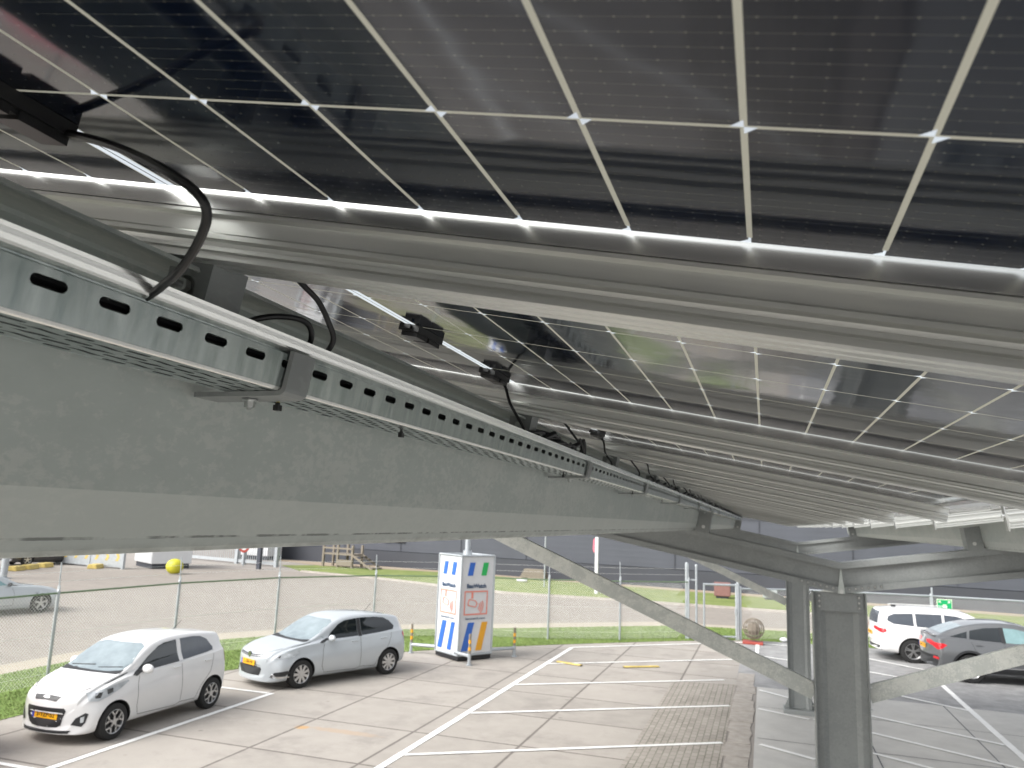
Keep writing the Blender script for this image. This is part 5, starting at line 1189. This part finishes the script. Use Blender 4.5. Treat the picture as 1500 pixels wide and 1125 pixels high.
# hatchback B (longer, lower)
ST_B=[(.00,.52,.42,.42,.38,.50,.24,.08),(.005,.62,.52,.58,.50,.66,.19,.16),(.02,.70,.60,.66,.54,.74,.17,.22),(.10,.77,.68,.70,.57,.80,.165,.22),(.30,.845,.77,.74,.60,.825,.165,.14),(.60,.905,.84,.765,.64,.838,.17,.07),(.95,.955,.89,.775,.66,.84,.18,.02),(1.15,1.03,.91,.78,.655,.84,.18,.06),(1.42,1.20,.925,.782,.63,.84,.18,.10),(1.70,1.345,.935,.784,.61,.84,.18,.10),(1.95,1.415,.945,.786,.60,.84,.18,.04),(2.30,1.45,.955,.786,.595,.84,.18,0),(2.75,1.445,.975,.785,.59,.84,.18,0),(3.20,1.415,.995,.78,.58,.84,.19,0),(3.55,1.365,1.01,.77,.565,.835,.21,-.02),(3.72,1.32,1.01,.755,.55,.825,.23,-.05),(3.82,1.19,1.0,.73,.54,.81,.25,-.08),(3.90,1.02,.93,.71,.57,.80,.27,-.12),(3.95,.84,.76,.69,.60,.78,.29,-.15),(3.97,.66,.58,.64,.56,.72,.30,-.17),(3.97,.55,.48,.55,.48,.62,.31,-.14)]
def hatch_b(loc,rz,pm,label,win='carglass',style='m9',nm='hatchback_car',txt=None):
    Lc=3.97; X=lambda x: Lc/2-x
    car,bv=make_car(nm,label,'car',Lc,ST_B,.30,.20,X(.82),X(3.29),.735,pm,loc,rz,style=style)
    patch(bv,[(X(1.50),.965),(X(1.62),1.10),(X(1.84),1.265),(X(2.02),1.335),(X(2.36),1.365),(X(2.36),.985)],SIDE,.006,'side_window',M[win],car,True)
    patch(bv,[(X(2.48),.985),(X(2.48),1.368),(X(2.90),1.36),(X(3.20),1.325),(X(3.38),1.24),(X(3.50),1.12),(X(3.44),1.05),(X(3.1),1.02)],SIDE,.006,'side_window',M[win],car,True)
    patch(bv,[(X(2.37),.97),(X(2.37),1.366),(X(2.47),1.366),(X(2.47),.97)],SIDE,.006,'door_pillar',M['trim'],car,True)
    patch(bv,[(-.70,1.00),(-.56,1.32),(-.45,1.355),(.45,1.355),(.56,1.32),(.70,1.00),(.40,.965),(-.40,.965)],FRONT,.006,'windscreen',M['windscreen'],car,grid=.06)
    patch(bv,[(-.52,1.06),(-.46,1.27),(.46,1.27),(.52,1.06)],REAR,.006,'rear_window',M[win],car)
    patch(bv,[(-.44,.43),(-.40,.47),(.40,.47),(.44,.43),(.36,.29),(-.36,.29)],FRONT,.006,'lower_grille',M['trim'],car)
    patch(bv,[(-.46,.735),(-.44,.685),(-.10,.665),(.10,.665),(.44,.685),(.46,.735),(.10,.715),(-.10,.715)],FRONT,.006,'upper_grille',M['trim'],car)
    patch(bv,[(-.46,.712),(-.10,.694),(.10,.694),(.46,.712),(.46,.704),(.10,.685),(-.10,.685),(-.46,.704)],FRONT,.010,'grille_chrome',M['chrome'],car,grid=.03)
    m=MB(); h=bv.ray_cast(Vector((4,0,.70)),Vector((-1,0,0))); m.cyl((h[0].x-.01,0,.70),(h[0].x+.016,0,.70),.062,20); m.obj('badge',M['chrome'],car)
    a=R(34); BS=((3*cos(a),3*sin(a),0),(-sin(a),cos(a),0),(0,0,1),(-cos(a),-sin(a),0))
    patch(bv,[(-.52,.735),(-.50,.665),(-.36,.645),(-.10,.675),(-.02,.76),(-.03,.80),(-.25,.775)],BS,.008,'headlight',M['lamp'],car,True,grid=.03)
    patch(bv,[(-.42,.73),(-.41,.675),(-.33,.672),(-.32,.73)],BS,.012,'headlight_lens',M['chrome'],car,True,grid=.03)
    patch(bv,[(-.48,.30),(-.40,.38),(-.16,.41),(-.12,.36),(-.20,.30)],BS,.006,'fog_light_recess',M['trim'],car,True,grid=.03)
    patch(bv,[(-.50,.285),(-.44,.355),(-.36,.30),(-.14,.285),(-.14,.265),(-.38,.265)],BS,.011,'fog_chrome',M['chrome'],car,True,grid=.03)
    a=R(40); BR=((-3*cos(a),3*sin(a),0),(sin(a),cos(a),0),(0,0,1),(cos(a),-sin(a),0))
    patch(bv,[(-.60,.73),(-.52,.92),(-.56,.98),(-.80,.94),(-.78,.74)],BR,.007,'tail_light',M['tail'],car,True,grid=.04)
    seam(car,bv,[(X(1.42),.93),(X(1.36),.75),(X(1.34),.42),(X(1.42),.27),(X(2.32),.25),(X(2.42),.29),(X(2.42),1.36)],.009)
    seam(car,bv,[(X(2.42),.29),(X(2.86),.26),(X(2.98),.46),(X(3.22),.66),(X(3.34),.88),(X(3.38),1.03)],.009)
    patch(bv,[(X(1.28),.92),(X(1.50),1.00),(X(1.54),.965),(X(1.36),.90)],SIDE,.007,'mirror_base',M['trim'],car,True)
    mirror_part(car,bv,X(1.55),.97,pm,.105); handle(car,bv,(X(2.25),X(3.10)),.875,pm)
    for s in(1,-1):
        m=MB(); pts=[]
        for x,y in((.14,.45),(.35,.60),(.70,.69),(1.08,.70)):
            h=bv.ray_cast(Vector((X(x),s*y,3)),Vector((0,0,-1)))
            if h[0] is not None: pts.append((X(x),s*y,h[0].z+.001))
        m.tube(pts,.004,6,5); m.obj('bonnet_gap',M['trim'],car)
    m=MB(); h=bv.ray_cast(Vector((X(3.1),.0,3)),Vector((0,0,-1))); m.tube([(X(3.1),0,h[0].z),(X(3.28),0,h[0].z+.17)],.006,6,1); m.obj('aerial',M['trim'],car)
    patch(bv,[(-.68,.945),(-.66,.985),(.66,.985),(.68,.945)],FRONT,.004,'scuttle',M['trim'],car)
    if txt: plate(car,bv,1,.545,txt)
    return car,bv
hb=math.atan2(-2.23,-.97)
fw_=Vector((-9.78,15.67)); rw_=Vector((-8.81,17.9)); hd=Vector((cos(hb),sin(hb))); lf=Vector((-hd.y,hd.x))
cen=(fw_+rw_)/2-lf*.80; cen=cen-hd*(((3.97/2-.82)+(3.97/2-3.29))/2)
B1,bvb=hatch_b((cen.x,cen.y),hb,M['p_silver'],'pale silver hatchback parked beside the striped security tower',txt='L-386-FK')
# SUV
ST_S=[(.00,.60,.48,.50,.44,.58,.28,.06),(.01,.74,.62,.66,.56,.72,.24,.14),(.06,.86,.76,.74,.62,.82,.22,.20),(.25,.96,.88,.80,.66,.88,.21,.16),(.65,1.03,.96,.83,.70,.915,.22,.07),(1.10,1.08,1.0,.845,.72,.92,.23,.02),(1.35,1.17,1.01,.85,.71,.92,.23,.06),(1.70,1.40,1.02,.855,.68,.92,.23,.10),(2.00,1.57,1.03,.858,.66,.92,.23,.08),(2.35,1.65,1.035,.86,.655,.92,.23,.02),(2.8,1.67,1.045,.86,.65,.92,.23,0),(3.4,1.665,1.06,.86,.65,.92,.23,0),(3.9,1.64,1.075,.855,.64,.92,.24,0),(4.3,1.595,1.09,.845,.63,.915,.27,-.02),(4.48,1.55,1.10,.835,.61,.905,.29,-.05),(4.58,1.38,1.08,.81,.61,.89,.32,-.08),(4.64,1.15,1.02,.79,.64,.875,.34,-.12),(4.69,.92,.84,.77,.66,.86,.35,-.16),(4.70,.72,.64,.72,.62,.80,.36,-.18),(4.70,.60,.54,.62,.52,.70,.37,-.14)]
def suv(loc,rz,pm,label):
    Lc=4.70; X=lambda x: Lc/2-x
    car,bv=make_car('estate_suv',label,'car',Lc,ST_S,.36,.23,X(.90),X(3.69),.79,pm,loc,rz,style='t5',flare=.05)
    w_='greyglass'
    patch(bv,[(X(1.75),1.07),(X(1.98),1.30),(X(2.2),1.43),(X(2.42),1.49),(X(2.75),1.51),(X(2.75),1.09)],SIDE,.006,'side_window',M[w_],car,True)
    patch(bv,[(X(2.82),1.09),(X(2.82),1.512),(X(3.55),1.50),(X(3.55),1.115)],SIDE,.006,'side_window',M[w_],car,True)
    patch(bv,[(X(3.62),1.12),(X(3.62),1.498),(X(4.15),1.46),(X(4.32),1.38),(X(4.36),1.25),(X(4.2),1.16)],SIDE,.006,'side_window',M[w_],car,True)
    patch(bv,[(-.72,1.10),(-.58,1.52),(.58,1.52),(.72,1.10)],FRONT,.006,'windscreen',M['carglass'],car,grid=.06)
    patch(bv,[(-.58,1.14),(-.52,1.50),(.52,1.50),(.58,1.14)],REAR,.006,'rear_window',M[w_],car)
    a=R(42); BR=((-3*cos(a),3*sin(a),0),(sin(a),cos(a),0),(0,0,1),(cos(a),-sin(a),0))
    patch(bv,[(-1.30,1.02),(-1.28,.96),(-1.0,.90),(-.80,.86),(-.72,.93),(-.76,1.01),(-.96,1.01),(-1.15,1.05)],BR,.007,'tail_light',M['tail'],car,True,grid=.04)
    patch(bv,[(-.70,.46),(.70,.46),(.66,.38),(-.66,.38)],REAR,.008,'rear_diffuser',M['trim'],car)
    plate(car,bv,-1,.80,'K-142-RL')
    seam(car,bv,[(X(2.79),1.09),(X(2.79),.40),(X(1.75),.38)],.009); seam(car,bv,[(X(2.79),.40),(X(3.2),.40),(X(3.55),.85),(X(3.6),1.1)],.009)
    mirror_part(car,bv,X(1.85),1.08,pm,.12); handle(car,bv,(X(2.6),X(3.42)),1.0,pm)
    for s in(1,-1):
        m=MB(); m.tube([(X(2.3),s*.60,1.650),(X(2.4),s*.60,1.672),(X(3.9),s*.585,1.662),(X(4.0),s*.58,1.635)],.010,8,4); m.obj('roof_rail',pm,car,smooth=True)
    m=MB(); m.sphere((X(4.0),0,1.655),.05,10,6,(1.6,.5,1)); m.obj('aerial',M['trim'],car); car.scale=(1,1,.955)
    return car
ST_C=[(.00,.62,.50,.50,.44,.58,.30,.06),(.01,.76,.64,.66,.56,.74,.26,.14),(.06,.88,.78,.76,.62,.84,.24,.20),(.25,.97,.90,.81,.66,.89,.23,.16),(.65,1.02,.96,.835,.70,.92,.24,.07),(1.10,1.06,.99,.845,.72,.925,.25,.02),(1.35,1.14,1.0,.85,.71,.925,.25,.06),(1.70,1.35,1.01,.855,.67,.925,.25,.10),(2.00,1.49,1.02,.858,.64,.925,.25,.08),(2.35,1.56,1.03,.86,.63,.925,.25,.02),(2.8,1.565,1.04,.86,.62,.925,.25,0),(3.2,1.53,1.055,.86,.61,.925,.25,0),(3.6,1.44,1.075,.855,.60,.925,.26,0),(3.95,1.31,1.09,.845,.60,.92,.29,0),(4.2,1.19,1.095,.83,.61,.91,.31,-.03),(4.36,1.13,1.07,.81,.64,.895,.33,-.08),(4.43,1.03,.97,.79,.66,.88,.34,-.12),(4.48,.88,.81,.77,.66,.86,.35,-.16),(4.50,.72,.64,.72,.62,.80,.36,-.18),(4.50,.60,.54,.62,.52,.70,.37,-.14)]
def coupe_suv(loc,rz,pm,label):
    Lc=4.50; X=lambda x: Lc/2-x
    car,bv=make_car('coupe_suv',label,'car',Lc,ST_C,.365,.24,X(.90),X(3.58),.80,pm,loc,rz,style='t5',flare=.05,arch_trim=True)
    patch(bv,[(X(1.72),1.06),(X(1.95),1.26),(X(2.2),1.39),(X(2.42),1.43),(X(2.68),1.44),(X(2.68),1.08)],SIDE,.006,'side_window',M['tealglass'],car,True)
    patch(bv,[(X(2.78),1.085),(X(2.78),1.44),(X(3.15),1.41),(X(3.50),1.325),(X(3.56),1.12)],SIDE,.006,'side_window',M['carglass'],car,True)
    patch(bv,[(X(3.62),1.13),(X(3.57),1.30),(X(3.80),1.22),(X(4.02),1.15)],SIDE,.006,'quarter_window',M['carglass'],car,True)
    patch(bv,[(-.72,1.08),(-.56,1.44),(.56,1.44),(.72,1.08)],FRONT,.006,'windscreen',M['carglass'],car,grid=.06)
    patch(bv,[(X(4.18),-.52),(X(3.62),-.50),(X(3.62),.50),(X(4.18),.52)],TOP,.006,'rear_window',M['windscreen'],car)
    a=R(42); BR=((-3*cos(a),3*sin(a),0),(sin(a),cos(a),0),(0,0,1),(cos(a),-sin(a),0))
    patch(bv,[(-1.34,1.0),(-1.30,.93),(-1.0,.88),(-.80,.80),(-.68,.84),(-.60,.93),(-.66,.97),(-.90,.97),(-1.12,1.02)],BR,.007,'tail_light',M['tail'],car,True,grid=.04)
    patch(bv,[(-1.0,.56),(-.98,.62),(-.78,.60),(-.80,.54)],BR,.009,'rear_fog_light',M['tail'],car,True,grid=.04)
    patch(bv,[(-.78,.64),(.78,.64),(.74,.36),(-.74,.36)],REAR,.007,'rear_bumper_trim',M['trim'],car)
    patch(bv,[(X(1.30),.42),(X(3.15),.42),(X(3.15),.29),(X(1.30),.29)],SIDE,.008,'sill_trim',M['trim'],car,True)
    patch(bv,[(X(1.30),.46),(X(3.15),.46),(X(3.15),.43),(X(1.30),.43)],SIDE,.010,'sill_chrome',M['chrome'],car,True)
    m=MB(); m.box((X(4.40),-.60,1.13),(X(4.22),.60,1.15)); bevel(m.obj('spoiler',pm,car),.006)
    plate(car,bv,-1,.82,'G-817-TH')
    seam(car,bv,[(X(2.73),1.09),(X(2.73),.45),(X(1.70),.44)],.009); seam(car,bv,[(X(2.73),.45),(X(3.1),.45),(X(3.45),.85),(X(3.55),1.1)],.009)
    patch(bv,[(X(2.68),1.07),(X(2.68),1.45),(X(2.78),1.45),(X(2.78),1.07)],SIDE,.007,'door_pillar',M['trim'],car,True)
    mirror_part(car,bv,X(1.85),1.07,pm,.12); handle(car,bv,(X(2.55),X(3.35)),.98,pm)
    return car
def place_by_wheel(Lc,rxl,track,wheel,rz,side=-1):
    # centre so that the near side rear wheel touches at 'wheel'
    h=Vector((cos(rz),sin(rz))); l=Vector((-h.y,h.x)); return Vector(wheel)-h*rxl-l*(side*track)
rzS=R(5); c=place_by_wheel(4.7,4.7/2-3.69,.87,(4.2,27.0),rzS); suv((c.x,c.y),rzS,M['p_white'],'white estate SUV parked at the right beyond the grey coupe SUV')
rzC=R(6); c=place_by_wheel(4.5,4.5/2-3.58,.88,(5.15,24.3),rzC); coupe_suv((c.x,c.y),rzC,M['p_grey'],'grey coupe SUV with black wheel arches at the right edge behind the diagonal brace')
# saloon coupe at far left, facing right/away
ST_M=[(.00,.50,.40,.42,.38,.50,.20,.10),(.01,.62,.52,.62,.52,.70,.16,.20),(.08,.72,.64,.72,.58,.80,.14,.26),(.40,.83,.76,.78,.62,.87,.14,.15),(.90,.92,.86,.80,.66,.885,.15,.05),(1.35,.965,.90,.81,.68,.89,.16,.02),(1.60,1.04,.91,.81,.66,.89,.16,.06),(2.0,1.24,.92,.81,.60,.89,.16,.08),(2.4,1.37,.93,.81,.57,.89,.16,.02),(2.8,1.40,.935,.81,.56,.89,.16,0),(3.2,1.37,.945,.81,.56,.89,.16,0),(3.7,1.22,.96,.81,.57,.89,.17,0),(4.1,1.06,.96,.80,.60,.885,.2,0),(4.4,.99,.93,.77,.62,.87,.22,-.06),(4.6,.86,.78,.70,.60,.82,.26,-.14),(4.65,.66,.58,.60,.52,.70,.28,-.16)]
def coupe(loc,rz,pm,label,win,nm='coupe_car'):
    Lc=4.65; X=lambda x: Lc/2-x
    car,bv=make_car(nm,label,'car',Lc,ST_M,.33,.23,X(.85),X(3.65),.78,pm,loc,rz,style='s5')
    patch(bv,[(X(1.95),.965),(X(2.15),1.10),(X(2.45),1.24),(X(2.8),1.28),(X(3.2),1.25),(X(3.55),1.13),(X(3.75),1.0),(X(3.3),.975)],SIDE,.006,'side_window',M[win],car,True)
    patch(bv,[(-.66,.99),(-.52,1.28),(.52,1.28),(.66,.99)],FRONT,.006,'windscreen',M['carglass'],car,grid=.06)
    patch(bv,[(-.5,1.05),(-.45,1.26),(.45,1.26),(.5,1.05)],REAR,.006,'rear_window',M['carglass'],car)
    a=R(38); BS=((3*cos(a),3*sin(a),0),(-sin(a),cos(a),0),(0,0,1),(-cos(a),-sin(a),0))
    patch(bv,[(-.50,.68),(-.46,.58),(-.20,.60),(-.06,.70),(-.2,.73)],BS,.008,'headlight',M['lamp'],car,True,grid=.03)
    a=R(40); BR=((-3*cos(a),3*sin(a),0),(sin(a),cos(a),0),(0,0,1),(cos(a),-sin(a),0))
    patch(bv,[(-1.1,.78),(-.76,.74),(-.72,.84),(-1.04,.90)],BR,.007,'tail_light',M['tail'],car,True,grid=.04)
    patch(bv,[(-.5,.52),(.5,.52),(.44,.36),(-.44,.36)],FRONT,.006,'grille',M['trim'],car)
    seam(car,bv,[(X(1.85),.92),(X(1.78),.70),(X(1.80),.32),(X(3.0),.28),(X(3.12),.5),(X(3.2),.97)],.009)
    patch(bv,[(X(1.62),.94),(X(1.92),1.04),(X(1.95),.965)],SIDE,.007,'mirror_base',M['trim'],car,True)
    mirror_part(car,bv,X(1.95),.98,M['trim'],.09); handle(car,bv,(X(2.95),),.83,pm)
    return car
rzM=R(78); X_=4.65/2-.85; h=Vector((cos(rzM),sin(rzM))); l=Vector((-h.y,h.x)); cm_=Vector((-24.0,21.5))-h*X_+l*.86
coupe((cm_.x,cm_.y),rzM,M['p_pale'],'pale silver coupe on the road at the far left edge behind the fence','tealglass')
coupe((-41.9,37.2),R(78),M['p_black'],'black car mostly hidden under the foreground beam at the far left','carglass',nm='saloon_car')
# red car peeking in at the left edge
R1,bvr=hatch_b((-12.22,7.80),R(-90),M['p_red'],'red car just peeking in at the left edge beside the white hatchback',style='s5')
